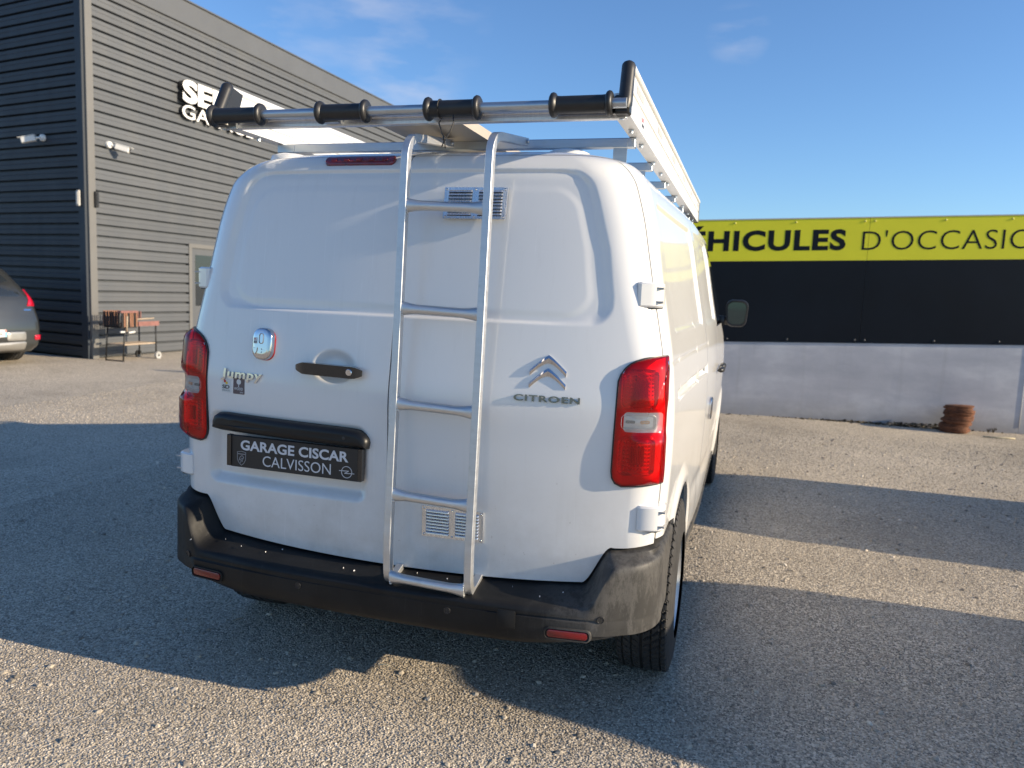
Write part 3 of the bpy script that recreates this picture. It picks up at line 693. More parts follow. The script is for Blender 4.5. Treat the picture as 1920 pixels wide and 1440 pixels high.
for mir in (False, True):
    base = pad(B, 'tail_lamp', LO, [(0, -.012), (0, -.002), (.003, -.001)], M['chamber'], VAN, mirror=mir, rings=8)
    base['label'] = 'red tail lamp with clear reversing band' 
    pad(B, 'lamp_gasket', inset(LO, -.003), [(0, -.004), (0, .0085), (.004, .0085), (.0045, .000)], M['rubber'], base, mirror=mir, rings=2, follow=False)
    pad(B, 'lens', inset(LO, .0012), [(0, .002), (0, .007), (.0025, .0105), (.008, .0125), (.020, .0135)], M['lens'], base, mirror=mir, rings=14, uvbox=(q0, SB), extra=lobes)
    for zc, hh in ((1.168, .125), (.958, .125)):
        qc = ql(.828); fr = rrect(qc + .002, zc, .118, hh, .022, 5)
        pad(B, 'lamp_chamber', fr, [(0, -.002), (0, .009), (.004, .0105), (.011, .001), (.014, -.001)], M['reflector'], base, mirror=mir, rings=4)
        # faceted reflector: small pyramids round a ribbed block
        V = []; Fc = []
        for i in range(8):
            for j in range(8):
                if 2 <= i <= 5 and 2 <= j <= 5: continue
                cq = qc + .004 + (i - 3.5) * .0114; cz = zc + (j - 3.5) * .0122; h = .0058; tw = .002 * ((i * 7 + j * 3) % 3 - 1); k = len(V)
                V += [(cq - h, cz - h, .001), (cq + h, cz - h, .001), (cq + h, cz + h, .001), (cq - h, cz + h, .001), (cq + tw, cz - tw, .0085)]
                Fc += [(k, k + 1, k + 4), (k + 1, k + 2, k + 4), (k + 2, k + 3, k + 4), (k + 3, k, k + 4)]
        for i in range(9):
            cq = qc + .004 + (i - 4) * .0052; k = len(V)
            V += [(cq - .0026, zc - .026, .001), (cq + .0026, zc - .026, .001), (cq + .0026, zc + .026, .001), (cq - .0026, zc + .026, .001), (cq, zc - .026, .009), (cq, zc + .026, .009)]
            Fc += [(k, k + 1, k + 4), (k + 1, k + 2, k + 5, k + 4), (k + 2, k + 3, k + 5), (k + 3, k, k + 4, k + 5)]
        A = np.array(V); P = B.pt(A[:, 0], A[:, 1], A[:, 2]) * (np.array([-1, 1, 1]) if mir else 1)
        o = mk('reflector_facets', P, Fc, M['reflector'], base); o['kind'] = 'stuff'
    rv = rrect(ql(.826) + .004, 1.066, .112, .052, .016)
    pad(B, 'reversing_lamp', rv, [(0, -.001), (0, .010), (.004, .0115), (.009, .002)], M['chamber'], base, mirror=mir, rings=3)
    pad(B, 'bulb', rrect(ql(.848), 1.066, .030, .012, .005), [(0, .001), (.001, .006)], M['orange'], base, mirror=mir, rings=2)
    pad(B, 'bulb', rrect(ql(.806), 1.066, .030, .010, .004), [(0, .001), (.001, .006)], M['blackmetal'], base, mirror=mir, rings=2)
for mir in (False, True):
    for (x0, za, zb_) in ((.797, 1.424, 1.503), (.842, .714, .797)):
        zc = (za + zb_) / 2; P = B.pt(float(B.s_of_x(x0 + .02, zc)[0]), zc)[0]; wz = float(np.interp(zc, B.z, B.w)); sg = -1 if mir else 1
        y_ = P[1]; ol = [(x0, y_ + .03), (x0, y_ - .010), (x0 + .004, y_ - .016), (x0 + .014, y_ - .019), (wz - .034, y_ - .008), (wz - .012, y_ + .002), (wz - .002, y_ + .014), (wz + .003, y_ + .035), (wz + .003, y_ + .078), (wz - .02, y_ + .10)]
        ol2 = inset(ol, .006); V = []
        for (o_, z_) in ((ol2, za), (ol, za + .006), (ol, zb_ - .006), (ol2, zb_)): V += [(sg * x, y, z_) for x, y in o_]
        n_ = len(ol); F = [(i * n_ + j, i * n_ + (j + 1) % n_, (i + 1) * n_ + (j + 1) % n_, (i + 1) * n_ + j) for i in range(3) for j in range(n_)] + [tuple(range(n_)), tuple(range(3 * n_, 4 * n_))]
        o = mk('hinge', V, F, M['hinge'], VAN, True, angle=38)
        MB().prism([(sg * x, y) for x, y in ((x0 - .003, y_ + .03), (x0 - .003, y_ - .004), (wz - .02, y_ + .004), (wz, y_ + .06))], za - .003, za + .003, 'xy').prism([(sg * x, y) for x, y in ((x0 - .0035, y_ + .02), (x0 - .0035, y_ - .006), (x0 + .002, y_ - .006), (x0 + .002, y_ + .02))], za, zb_ - .004, 'xy').obj('hinge_edge_shadow', M['blackmetal'], o)  # black strips standing in for the hinge's own edge shadow
        for zz in (za + .018, zb_ - .018):
            MB().box((min(sg * (wz - .016), sg * (wz + .005)), y_ + .0, zz - .003), (max(sg * (wz - .016), sg * (wz + .005)), y_ + .05, zz + .003)).obj('hinge_pin', M['greybox'], o)

# bumper
def bumper():
    s1 = float(B.s_of_y(.47, np.array([.6]))[0]); ns = 261; ss = np.linspace(-s1, s1, ns); V = []
    for sv in ss:
        a = abs(sv); P0 = B.pt(a, .60)[0]; P1 = B.pt(a, .60, 1.0)[0]; nn = P1 - P0; nn[2] = 0; nn /= np.linalg.norm(nn)
        px = P0[0]; yy = P0[1]
        zin = float(step_top(px)); kn = float(sstep(.655, .80, px)); zo = .470 + .012 * (px / .65) ** 2 * (1 - kn) + (zin - .012 - .482) * kn
        d = .112 * (1 - .93 * float(sstep(.70, 1.02, a))); zb = .342 + .046 * float(sstep(.45, .92, a))
        if yy > .2: zb = zb - .045 * float(sstep(.2, .42, yy))
        bl = .03 * float(sstep(.5, .9, a))
        sec = [(-.045, zin - .004), (-.006, zin - .004), (.004, zin - .008), (.4 * d, zin * .35 + zo * .65 + .004), (d - .022, zo + .001), (d - .008, zo - .004), (d - .001, zo - .014), (d, zo - .03)]
        zl = .449
        g = 1 - float(sstep(.70, .76, px))
        sec += [(d + .001, zl + .010), (d + .001, zl + .003), (d + .001 - .006 * g, zl), (d + .001 - .005 * g, zl - .004), (d + .002, zl - .008), (d + .002, .40), (d - .003 - bl * .2, zb + .025), (d - .014 - bl * .4, zb + .006), (d - .035, zb), (d - .10, zb - .004), (-.12, zb + .01)]
        if zin > .6: sec[3] = (.35 * d, zin - .009)
        for (o, z) in sec:
            q = P0 + nn * o; V.append((q[0] * (1 if sv >= 0 else -1), q[1], z))
    m = len(sec); F = [(i * m + j, (i + 1) * m + j, (i + 1) * m + j + 1, i * m + j + 1) for i in range(ns - 1) for j in range(m - 1)]
    F += [tuple(range(m)), tuple((ns - 1) * m + j for j in range(m))[::-1]]
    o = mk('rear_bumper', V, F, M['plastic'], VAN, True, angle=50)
    return o
bump = bumper()
def bpt(x, z, off=0.0):
    s = float(B.s_of_x(abs(x), .6)[0])
    # walk outward so that the bumper face is reached at |x|
    for _ in range(6):
        d = .112 * (1 - .93 * float(sstep(.70, 1.02, s))); P0 = B.pt(s, .60)[0]; P1 = B.pt(s, .60, 1.0)[0]; nn = P1 - P0; nn[2] = 0; nn /= np.linalg.norm(nn)
        q = P0 + nn * (d + .002 + off); s += abs(x) - q[0]
    return np.array([q[0] * (1 if x >= 0 else -1), q[1], z]), nn * np.array([1 if x >= 0 else -1, 1, 1])
def on_bumper(name, outline, prof, mat, parent, rings=2):
    V = []; n = len(outline)
    for (d, o) in prof:
        for (x, z) in inset(outline, d): V.append(bpt(x, z, o)[0])
    k = len(prof); F = [(i * n + j, i * n + (j + 1) % n, (i + 1) * n + (j + 1) % n, (i + 1) * n + j) for i in range(k - 1) for j in range(n)] + [tuple((k - 1) * n + j for j in range(n))]
    return mk(name, [tuple(v) for v in V], F, mat, parent, True, angle=35)
for sx in (-1, 1):
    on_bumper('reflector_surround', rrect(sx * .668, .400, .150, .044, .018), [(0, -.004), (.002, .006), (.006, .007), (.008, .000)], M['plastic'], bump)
    on_bumper('reflector', rrect(sx * .668, .400, .128, .026, .011), [(0, -.001), (.001, .005), (.003, .006)], M['red'], bump)
    for (x, z) in ((.767, .454), (.275, .425)):
        on_bumper('parking_sensor', rrect(sx * x, z, .024, .024, .0119, 4), [(0, -.002), (.001, .0025), (.003, .0025), (.0035, .001)], M['rubber'], bump)
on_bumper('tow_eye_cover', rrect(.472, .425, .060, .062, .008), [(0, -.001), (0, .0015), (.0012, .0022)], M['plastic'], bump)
# white droppings and scratches on the step
mb = MB()
for k in range(14):
    x = rng.uniform(-.75, .70); y = rng.uniform(-.075, .005); s_ = rng.uniform(.0008, .0022)
    z = .490 - (.004 - y) * .14 + .003 + .028 * (x / .7) ** 2; a = rng.uniform(0, 3.14); ln = s_ * rng.uniform(1, 3.2)
    p = [(x + math.cos(a + t) * (ln if i % 2 == 0 else s_ * .4), y + math.sin(a + t) * (ln if i % 2 == 0 else s_ * .4), z) for i, t in enumerate((0, 1.57, 3.14, 4.71))]
    mb.add(p + [(q[0], q[1], z - .004) for q in p], [(0, 1, 2, 3), (0, 4, 5, 1), (1, 5, 6, 2), (2, 6, 7, 3), (3, 7, 4, 0)])
o = mb.obj('white_spatter', M['print'], bump); o['kind'] = 'stuff'

# wheels
def wheel_meshes():
    r, w = .338, .212; prof = []
    nt_, na = 46, 400
    ts = np.linspace(-1, 1, nt_)
    def rad(t):
        a = abs(t)
        return r - .004 * a ** 2 if a < .80 else r - .0026 - .13 * ((a - .80) / .20) ** 2.2 * 1.0
    V = []
    for ia in range(na):
        th = 2 * math.pi * ia / na
        for t in ts:
            a = abs(t); xx = t * w / 2
            if a > .86: xx = np.sign(t) * w / 2 * (.86 + .14 * math.sin((a - .86) / .14 * 1.4)); 
            rr_ = rad(t)
            if a < .84:
                ph = (ia / na * 64 + a * 2.6 + (.5 if t > 0 else 0)) % 1
                g = 1.0 if (ph < .20 and a > .10) else 0.0
                if .30 < a < .36 or a < .05 or .62 < a < .655: g = 1.0
                if .80 > a > .66: g = 1.0 if ph < .25 else 0
                rr_ -= .009 * g
            V.append((xx, rr_ * math.cos(th), rr_ * math.sin(th)))
    F = [(i * nt_ + j, ((i + 1) % na) * nt_ + j, ((i + 1) % na) * nt_ + j + 1, i * nt_ + j + 1) for i in range(na) for j in range(nt_ - 1)]
    tyre = (V, F)
    return tyre
tyV, tyF = wheel_meshes()
rim0 = None; tyre0 = None
for i, (sx, yc) in enumerate(((1, AY), (-1, AY), (1, FY), (-1, FY))):
    if i == 0:
        mb = MB(); mb.lathe([(-.09, .205), (.06, .200), (.085, .214), (.094, .214), (.094, .206), (.082, .196), (.06, .180), (.045, .150), (.05, .11), (.072, .075), (.075, .035), (.062, .02), (.062, .001)], n=56)
        rim0 = mb.obj('wheel', M['rim'], VAN, True, angle=30); rim0.location = (.849, AY, .336)
        tyre0 = mk('tyre', tyV, tyF, M['tyre'], rim0, fix=False)
        m2 = MB()
        for k in range(14):
            a = 2 * math.pi * k / 14; cy, cz = .155 * math.cos(a), .155 * math.sin(a); m2.lathe([(.040, .019), (.060, .019), (.061, .001)], c=(0, cy, cz), n=10)
        slot0 = m2.obj('wheel_slots', M['blackmetal'], rim0); slot0['kind'] = 'stuff'
    else:
        ro = rim0.copy(); C.objects.link(ro); ro.location = (sx * .849 * (1.0 if yc == AY else 1.03), yc, .336); ro.parent = VAN
        if sx < 0: ro.rotation_euler = (0, 0, math.pi)
        for ch in (tyre0, slot0): c2 = ch.copy(); C.objects.link(c2); c2.parent = ro
# mud flap / wheel housing shade
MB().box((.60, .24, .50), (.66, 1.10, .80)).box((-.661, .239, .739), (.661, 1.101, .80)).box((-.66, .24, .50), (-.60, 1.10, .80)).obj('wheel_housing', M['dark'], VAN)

# third brake lamp, badges, plate lamp bar, handle, lock, vents, plate
bl = pad(B, 'brake_lamp', [(q, z) for q, z in rrect(-.191, 1.884, .272, .030, .0149, 6)], [(0, -.002), (0, .006), (.003, .0095)], M['redlamp'], VAN, rings=3, base=.002)
for k in range(5): pad(B, 'led', rrect(-.191 + (k - 2) * .049, 1.883, .024, .012, .004, 3), [(0, .006), (.001, .0118)], M['red'], bl, rings=1, base=.002)
pad(B, 'plate_lamp_bar', [(-q, z) for q, z in [(.068, .904), (.064, .925), (.068, .940), (.080, .953), (.10, .964), (.13, .968)] + [(q, .9690 + (q - .13) * .018) for q in np.linspace(.17, .66, 18)] + [(.69, .976), (.706, .966), (.716, .945), (.718, .925), (.716, .916)] + [(q, .905 + (q - .1) * .010) for q in np.linspace(.68, .10, 18)]],
    [(0, -.030), (0, .010), (.006, .026), (.016, .032), (.024, .033)], M['satin'], VAN, rings=1, base=-.0, follow=False)
hb = MB(); xs = np.linspace(-.350, -.094, 27); P = B.pt(-np.array([B.s_of_x(abs(x), 1.155)[0] for x in xs]), 1.163 - (xs + .222) * .02, .020 + .014 * np.sin((xs + .350) / .256 * math.pi) ** .5)
t_ = (xs + .350) / .256; rr_ = .0200 * np.clip(np.minimum(t_ * 5 + .22, (1 - t_) * 7 + .35), .12, 1) ** .7
hb.tube(P.tolist(), rr_.tolist(), sec=[(-.8, -1), (.7, -1), (1, -.6), (1, .6), (.7, 1), (-.8, 1)], upref=(0, 0, 1))
hd = hb.obj('door_handle', M['gloss'], VAN, True, angle=50)
P = B.pt(-.130, 1.161, .043)[0]; MB().lathe([(0, .012), (-.006, .012), (-.008, .010), (-.0082, .001)], 'y', c=tuple(P), n=20).obj('key_cylinder', M['chrome'], hd)
P = B.pt(-.150, .938, .029)[0]; MB().lathe([(0, .006), (-.004, .006), (-.005, .001)], 'y', c=tuple(P), n=14).obj('fixing_plug', M['rubber'], VAN)
lk = pad(B, 'security_lock', rrect(-.500, 1.236, .082, .112, .034, 7), [(0, -.001), (0, .018), (.003, .023), (.008, .025)], M['chrome'], VAN, rings=3)
MB().box((-.5, 0, 0), (.5, 0, 0))
pad(B, 'lock_barrel', rrect(-.500, 1.254, .020, .038, .0099, 5), [(0, .022), (0, .027), (.002, .028), (.003, .022)], M['rim'], lk, rings=2)
pad(B, 'lock_backing', rrect(-.4975, 1.2335, .082, .111, .034, 6), [(0, 0), (0, .002), (.001, .0025)], M['stick_red'], lk, rings=1)
pad(B, 'lock_label', rrect(-.524, 1.246, .016, .022, .002, 2), [(0, .025), (.0003, .0258)], M['stick_white'], lk, rings=1)
rear_word(B, 'SD', -.530, -.518, 1.2375, 1.2445, 0, M['ink'], lk, 'lock_label_print', .02, base=.0263)
pad(B, 'lock_label_dot', rrect(-.527, 1.2515, .005, .005, .0024, 3), [(0, .0259), (.0003, .0265)], M['stick_red'], lk, rings=1)
# embossed arrow and shield on the lock cover
pad(B, 'embossed_arrow', [(-q, z) for q, z in [(.473, 1.208), (.498, 1.208), (.498, 1.203), (.509, 1.2115), (.498, 1.220), (.498, 1.215), (.473, 1.215)]], [(0, .024), (.0006, .0272)], M['chrome'], lk, rings=1)
pad(B, 'embossed_shield', [(-q, z) for q, z in [(.514, 1.222), (.523, 1.220), (.532, 1.222), (.531, 1.209), (.523, 1.199), (.515, 1.209)]], [(0, .024), (.0006, .0272)], M['chrome'], lk, rings=1)

# chrome double chevron
def chevron(zt):
    pts = []; cx = .541; W2 = .059
    def top(t): return zt - .045 * abs(t) ** 1.12 - .014 * (t * t)
    n = 17; up = [(cx + W2 * t, zt - .050 * abs(t) ** 1.12) for t in np.linspace(-1, 1, n)]
    dn = [(cx + W2 * t * .985, zt - .026 - .041 * (abs(t) ** 1.6)) for t in np.linspace(1, -1, n)]
    return up + dn
for k, zt in enumerate((1.2605, 1.2195)):
    ol = chevron(zt); n = len(ol); h = n // 2
    mid = [((ol[i][0] + ol[n - 1 - i][0]) / 2, ol[i][1] * .6 + ol[n - 1 - i][1] * .4) for i in range(h)]
    Q = [B.s_of_x(p[0], 1.2)[0] for p in ol]; V = list(B.pt(Q, [p[1] for p in ol], .0)) + list(B.pt(Q, [p[1] for p in ol], .0045)); Qm = [B.s_of_x(p[0], 1.2)[0] for p in mid]; V += list(B.pt(Qm, [p[1] for p in mid], .0085))
    F = [(i, (i + 1) % n, n + (i + 1) % n, n + i) for i in range(n)]
    for i in range(h - 1): F += [(n + i, n + i + 1, 2 * n + i + 1, 2 * n + i), (n + n - 1 - i, 2 * n + i, 2 * n + i + 1, n + n - 2 - i)]
    F += [(n, 2 * n, 2 * n - 1), (n + h - 1, n + h, 2 * n + h - 1)]
    mk('chevron_badge', [tuple(v) for v in V], F, M['chrome'], VAN)
rear_word(B, 'CITROEN', .436, .648, 1.111, 1.1315, .0050, M['chromedark'], VAN, 'badge_lettering', .020, 1.12, .0012)
rear_word(B, 'Jumpy', -.684, -.502, 1.095, 1.138, .006, M['chrome'], VAN, 'model_lettering', .025, 1.12, .0012, .10)
st = pad(B, 'sticker', rrect(-.664, 1.075, .046, .048, .004, 3), [(0, 0), (0, .0008)], M['stick_white'], VAN, rings=1)
rear_word(B, 'SD', -.681, -.647, 1.064, 1.078, 0, M['ink'], st, 'sticker_print', .03, 1.0, .0014)
rear_word(B, 'SERVICES', -.682, -.646, 1.0555, 1.0605, 0, M['ink'], st, 'sticker_print', .0, 1.0, .0014)
pad(B, 'sticker_dot', rrect(-.671, 1.091, .010, .010, .0048, 4), [(0, .0008), (0, .0014)], M['stick_red'], st, rings=1)
pad(B, 'sticker_dot', rrect(-.662, 1.085, .010, .010, .0048, 4), [(0, .0008), (0, .0016)], M['stick_yellow'], st, rings=1)
st = pad(B, 'sticker', rrect(-.605, 1.078, .052, .058, .003, 3), [(0, 0), (0, .0008)], M['stick_brown'], VAN, rings=1)
pad(B, 'tree_print', rrect(-.605, 1.093, .020, .019, .009, 5), [(0, .0008), (0, .0014)], M['stick_white'], st, rings=1)
pad(B, 'tree_print', rrect(-.605, 1.080, .003, .012, .001, 2), [(0, .0008), (0, .0014)], M['stick_white'], st, rings=1)
rear_word(B, 'WOOD', -.625, -.585, 1.063, 1.073, 0, M['stick_white'], st, 'sticker_print', .01, 1.0, .0014)
rear_word(B, 'auto', -.599, -.584, 1.053, 1.059, 0, M['stick_white'], st, 'sticker_print', .0, 1.0, .0014)

# number plate
PX0, PX1, PZ = -.618, -.096, .845
pc = Vector(((PX0 + PX1) / 2, -.010, PZ)); tilt = Matrix.Rotation(R(0.6), 4, 'Z')
pl = MB().box((-.267, 0, -.058), (.267, .012, .058), bev=.003); plo = pl.obj('number_plate', M['plate'], VAN); plo.location = pc; plo.rotation_euler = (R(-1.0), 0, R(-1.2))
for sx in (-1, 1): MB().box((sx * .267 - .012, -.006, -.055), (sx * .267 + .006, .014, .059), bev=.002).obj('plate_clip', M['gloss'], plo)
def plate_word(body, x0, x1, z0, z1, bold, mat, sp=1.0):
    X, T, Z, F = word(body, x0, x1, z0, z1, .0006, bold, sp); mk('plate_lettering', np.stack([X, -.0006 - T, Z], 1), F, mat, plo)
plate_word('GARAGE CISCAR', -.222, .218, .006, .043, .028, M['print'], 1.02)
plate_word('CALVISSON', -.128, .150, -.044, -.006, -.004, M['print'], 1.0)
def ribbon(pts, w, mat, name='plate_emblem', closed=False):
    mb = MB(); n = len(pts)
    for i in range(n if closed else n - 1):
        a, b = Vector(pts[i]), Vector(pts[(i + 1) % n]); t = (b - a); t = t.normalized() if t.length else Vector((1, 0)); q = Vector((-t.y, t.x)) * w / 2; e = t * w * .3
        c = [(a - e + q), (b + e + q), (b + e - q), (a - e - q)]
        mb.add([(p.x, -.0012, p.y) for p in c] + [(p.x, -.0002, p.y) for p in c], [(0, 1, 2, 3), (0, 4, 5, 1), (1, 5, 6, 2), (2, 6, 7, 3), (3, 7, 4, 0)])
    return mb.obj(name, mat, plo)
sx0, sz0 = -.218, -.026
ribbon([(sx0 - .018, sz0 + .024), (sx0, sz0 + .027), (sx0 + .018, sz0 + .024), (sx0 + .017, sz0 - .004), (sx0 + .010, sz0 - .016), (sx0, sz0 - .024), (sx0 - .010, sz0 - .016), (sx0 - .017, sz0 - .004)], .0022, M['printdim'], closed=True)
ribbon([(sx0 - .015, sz0 + .017), (sx0 + .015, sz0 + .017)], .003, M['printdim'])
ribbon([(sx0 - .010, sz0 - .006), (sx0 - .006, sz0 + .006), (sx0 + .002, sz0 + .012), (sx0 + .009, sz0 + .006), (sx0 + .006, sz0 - .001), (sx0 + .001, sz0 + .002), (sx0 + .004, sz0 - .010)], .0028, M['printdim'])
ribbon([(sx0 - .006, sz0 - .002), (sx0 - .001, sz0 - .008), (sx0 - .004, sz0 - .015)], .0026, M['printdim'])
ox, oz = .212, -.028
ribbon([(ox + .020 * math.cos(a), oz + .020 * math.sin(a)) for a in np.linspace(0, 2 * math.pi, 25)[:-1]], .0022, M['print'], closed=True)
ribbon([(ox - .029, oz + .003), (ox + .008, oz + .0045), (ox - .008, oz - .0045), (ox + .029, oz - .003)], .0022, M['print'])

# louvred vents on the right door
def vent(xc, zc, w=.216, h=.104):
    V0 = B.pt(float(B.s_of_x(xc, zc)[0]), [zc - h / 2, zc + h / 2], .004); lean = math.atan2(V0[1][1] - V0[0][1], V0[1][2] - V0[0][2]); dx = B.pt([float(B.s_of_x(xc - .1, zc)[0]), float(B.s_of_x(xc + .1, zc)[0])], zc)
    yaw = math.atan2(dx[1][1] - dx[0][1], .2)
    p = MB().box((-w / 2, -.0015, -h / 2), (w / 2, .004, h / 2)); o = p.obj('vent_plate', M['vent'], VAN); m = (V0[0] + V0[1]) / 2; o.location = (m[0], m[1], m[2]); o.rotation_euler = (-lean, 0, yaw)
    lv = MB()
    for cx in (-.052, .052):
        for k in range(8):
            z = (k - 3.5) * .0108; n = 5; hw = .041
            # each louvre: a quarter-round hood open below
            sec = [(-.0016, z + .0048), (-.0052, z + .0034), (-.0078, z), (-.0084, z - .0032), (-.0070, z - .0034), (-.0016, z - .0006)]
            vs = [(cx - hw + .004 * (i in (2, 3)), y, zz) for i, (y, zz) in enumerate(sec)] + [(cx + hw - .004 * (i in (2, 3)), y, zz) for i, (y, zz) in enumerate(sec)]; m_ = len(sec)
            lv.add(vs, [(i, m_ + i, m_ + (i + 1) % m_, (i + 1) % m_) for i in range(m_)] + [tuple(range(m_)), tuple(range(m_, 2 * m_))[::-1]])
            lv.add([(cx - hw, -.0017, z - .0008), (cx + hw, -.0017, z - .0008), (cx + hw, -.0017, z - .0052), (cx - hw, -.0017, z - .0052)], [(0, 1, 2, 3)], 1)
    q = lv.obj('louvres', [M['vent'], M['blackmetal']], o); q['kind'] = 'stuff'
    rv = MB()
    for x in (-w / 2 + .008, 0, w / 2 - .008):
        for z in (-h / 2 + .007, h / 2 - .007): rv.lathe([(-.0014, .0040), (-.003, .0036), (-.0042, .0020), (-.0044, .0002)], 'y', c=(x, 0, z), n=8)
    rv.obj('rivets', M['chrome'], o, True)['kind'] = 'stuff'
vent(.257, 1.738); vent(.243, .679)

# ladder on the right door
def arc_path(pts, rad, n=6):
    P = [Vector(p) for p in pts]; out = [P[0]]
    for i in range(1, len(P) - 1):
        a = (P[i - 1] - P[i]); b = (P[i + 1] - P[i]); r = min(rad, a.length * .49, b.length * .49); A = P[i] + a.normalized() * r; D = P[i] + b.normalized() * r
        for k in range(n + 1):
            t = k / n; out.append(A * (1 - t) ** 2 + P[i] * 2 * t * (1 - t) + D * t * t)
    return out + [P[-1]]
rsec = [(-.9, -1), (.9, -1), (1, -.9), (1, .9), (.9, 1), (-.9, 1), (-1, .9), (-1, -.9)]
LAD = None
for lx in (.052, .337):
    path = arc_path([(lx, .035, .505), (lx, -.078, .468), (lx, -.088, .60), (lx, -.014, 1.935), (lx, .36, 1.985)], .075, 8)
    mb = MB(); mb.tube([tuple(p) for p in path], 1.0, sec=[(a * .0135, b * .0125) for a, b in rsec], upref=(1, 0, 0))
    if LAD is None: LAD = bpy.data.objects.new('ladder', None); C.objects.link(LAD); LAD.parent = VAN; LAD.empty_display_size = .1
    mb.obj('ladder_rail', M['alu'], LAD, True, angle=40)
def rail_y(z): return -.088 + (z - .60) / (1.955 - .60) * .076
rz = [ .497, .775, 1.075, 1.385, 1.715]
for k, z in enumerate(rz):
    y = rail_y(max(z, .6)); xs = np.linspace(.063, .326, 25); tt = np.abs(xs - .1945) / .1315
    rr_ = .0158 + .0078 * np.clip((tt - .55) / .45, 0, 1) ** 1.5
    n = 28; sec = []
    for j in range(n):
        a = 2 * math.pi * j / n; g = 1 - .06 * (j % 2); sec.append((math.cos(a) * g, math.sin(a) * g))
    V = []
    for x, r_, t1 in zip(xs, rr_, tt):
        fy = 1 - .45 * np.clip((t1 - .55) / .45, 0, 1)
        for (c_, s_) in sec: V.append((x, y + c_ * r_ * fy, z + s_ * r_ * 1.0 - .004 * (x - .19) / .13))
    F = [(i * n + j, i * n + (j + 1) % n, (i + 1) * n + (j + 1) % n, (i + 1) * n + j) for i in range(24) for j in range(n)] + [tuple(range(n))[::-1], tuple(24 * n + j for j in range(n))]
    rg = mk('rung', V, F, M['alu'], LAD, True, angle=50)
    for x in (.0655, .3235):
        w = MB()
        for j in range(14):
            a = 2 * math.pi * j / 14; w.lathe([(-.003, .001), (-.002, .0028), (.002, .0028), (.003, .001)], 'x', c=(x, y + .010 * math.cos(a), z + .0205 * math.sin(a)), n=5)
        w.obj('weld', M['alu2'], rg, True)['kind'] = 'stuff'
for lx in (.052, .337):
    MB().box((lx - .011, .02, .478), (lx + .011, .040, .52)).obj('ladder_foot_bracket', M['alu'], LAD)
    MB().lathe([(0, .007), (.006, .007), (.008, .003)], 'x', c=(lx + .0135, .335, 1.982), n=8).obj('bolt', M['steel'], LAD)

# roof rack
RK = bpy.data.objects.new('roof_rack', None); C.objects.link(RK); RK.parent = VAN; RK.empty_display_size = .1
RX = .745; ZB = 2.008; YA, YB = .075, 3.42
def rail(sx):
    # outer profile (x offset from outer face inward, z)
    o = [(0, 0), (0, .066), (.004, .069), (.004, .074), (0, .077), (0, .128), (.003, .134), (.008, .134), (.008, .124), (.004, .121), (.004, .115), (.009, .112), (.009, .094), (.005, .091), (.005, .084), (.012, .080), (.012, .066), (.050, .064), (.050, .040), (.044, .038), (.044, .030), (.050, .028), (.050, .0)]
    m = MB(); pf = [(sx * (RX - a), ZB + z) for a, z in o]; m.prism(pf, YA, YB, 'xz'); LN = .060 if sx < 0 else .028; m.v = [(x, y + (LN * (z - ZB) / .14 if y < 1 else 0), z) for x, y, z in m.v]; r = m.obj('side_rail', M['rackwhite'], RK)
    t = MB().tube([(sx * (RX - .004), YA + LN, ZB + .142), (sx * (RX - .004), YB, ZB + .142)], .0135, 12); t.obj('top_tube', M['rackwhite'], RK, True, angle=50)
    for k in range(6):
        y0 = .215 + k * .60
        if y0 + .17 > YB: break
        s_ = MB().box((sx * (RX + .0015) - .0045, y0, ZB + .094), (sx * (RX + .0015) - .0005, y0 + .155, ZB + .117)) if sx < 0 else MB().box((sx * (RX - .008), y0, ZB + .094), (sx * (RX + .0012), y0 + .155, ZB + .117))
        s_.obj('rail_slot', M['greybox'] if sx > 0 else M['blackmetal'], r)
    m = MB(); c = [(sx * (RX - .012), YA - .016 + t * (LN + .012), ZB + .010 + .136 * t) for t in np.linspace(0, 1, 9)]; c += [(sx * (RX - .012), YA - .004 + LN + .002 * k, ZB + .146 + .007 * k) for k in (1, 2)]
    m.tube(c, [.016] + [.0215] * 8 + [.018, .008], 14); m.box((sx * (RX - .044), YA - .022, ZB - .004), (sx * (RX + .004), YA + .03, ZB + .052), bev=.006)
    XW = .085 if sx < 0 else .04; m.prism([(YA - .005, ZB + .03), (YA + XW, ZB + .03), (YA + XW + LN * .6, ZB + .132), (YA - .005 + LN, ZB + .146)], sx * (RX - .030), sx * (RX + .003), 'yz')
    m.obj('end_cap', M['rubber'], RK, True, angle=40)
    MB().box((sx * (RX - .05), YB - .01, ZB - .004), (sx * (RX + .006), YB + .012, ZB + .158), bev=.006).obj('end_cap', M['rubber'], RK)
    return r
rr1 = rail(1); rail(-1)
lb = MB().box((RX + .0005, .34, ZB + .010), (RX + .0015, .50, ZB + .055)); lb.obj('rail_label', M['label'], rr1)
MB().box((RX + .0015, .355, ZB + .036), (RX + .002, .385, ZB + .050)).obj('label_mark', M['stick_red'], rr1)
MB().box((RX + .0015, .355, ZB + .020), (RX + .002, .400, ZB + .031)).obj('label_mark', M['ink'], rr1)
for k in range(4): MB().box((RX + .0015, .420, ZB + .017 + k * .009), (RX + .002, .48, ZB + .021 + k * .009)).obj('label_mark', M['greybox'], rr1)
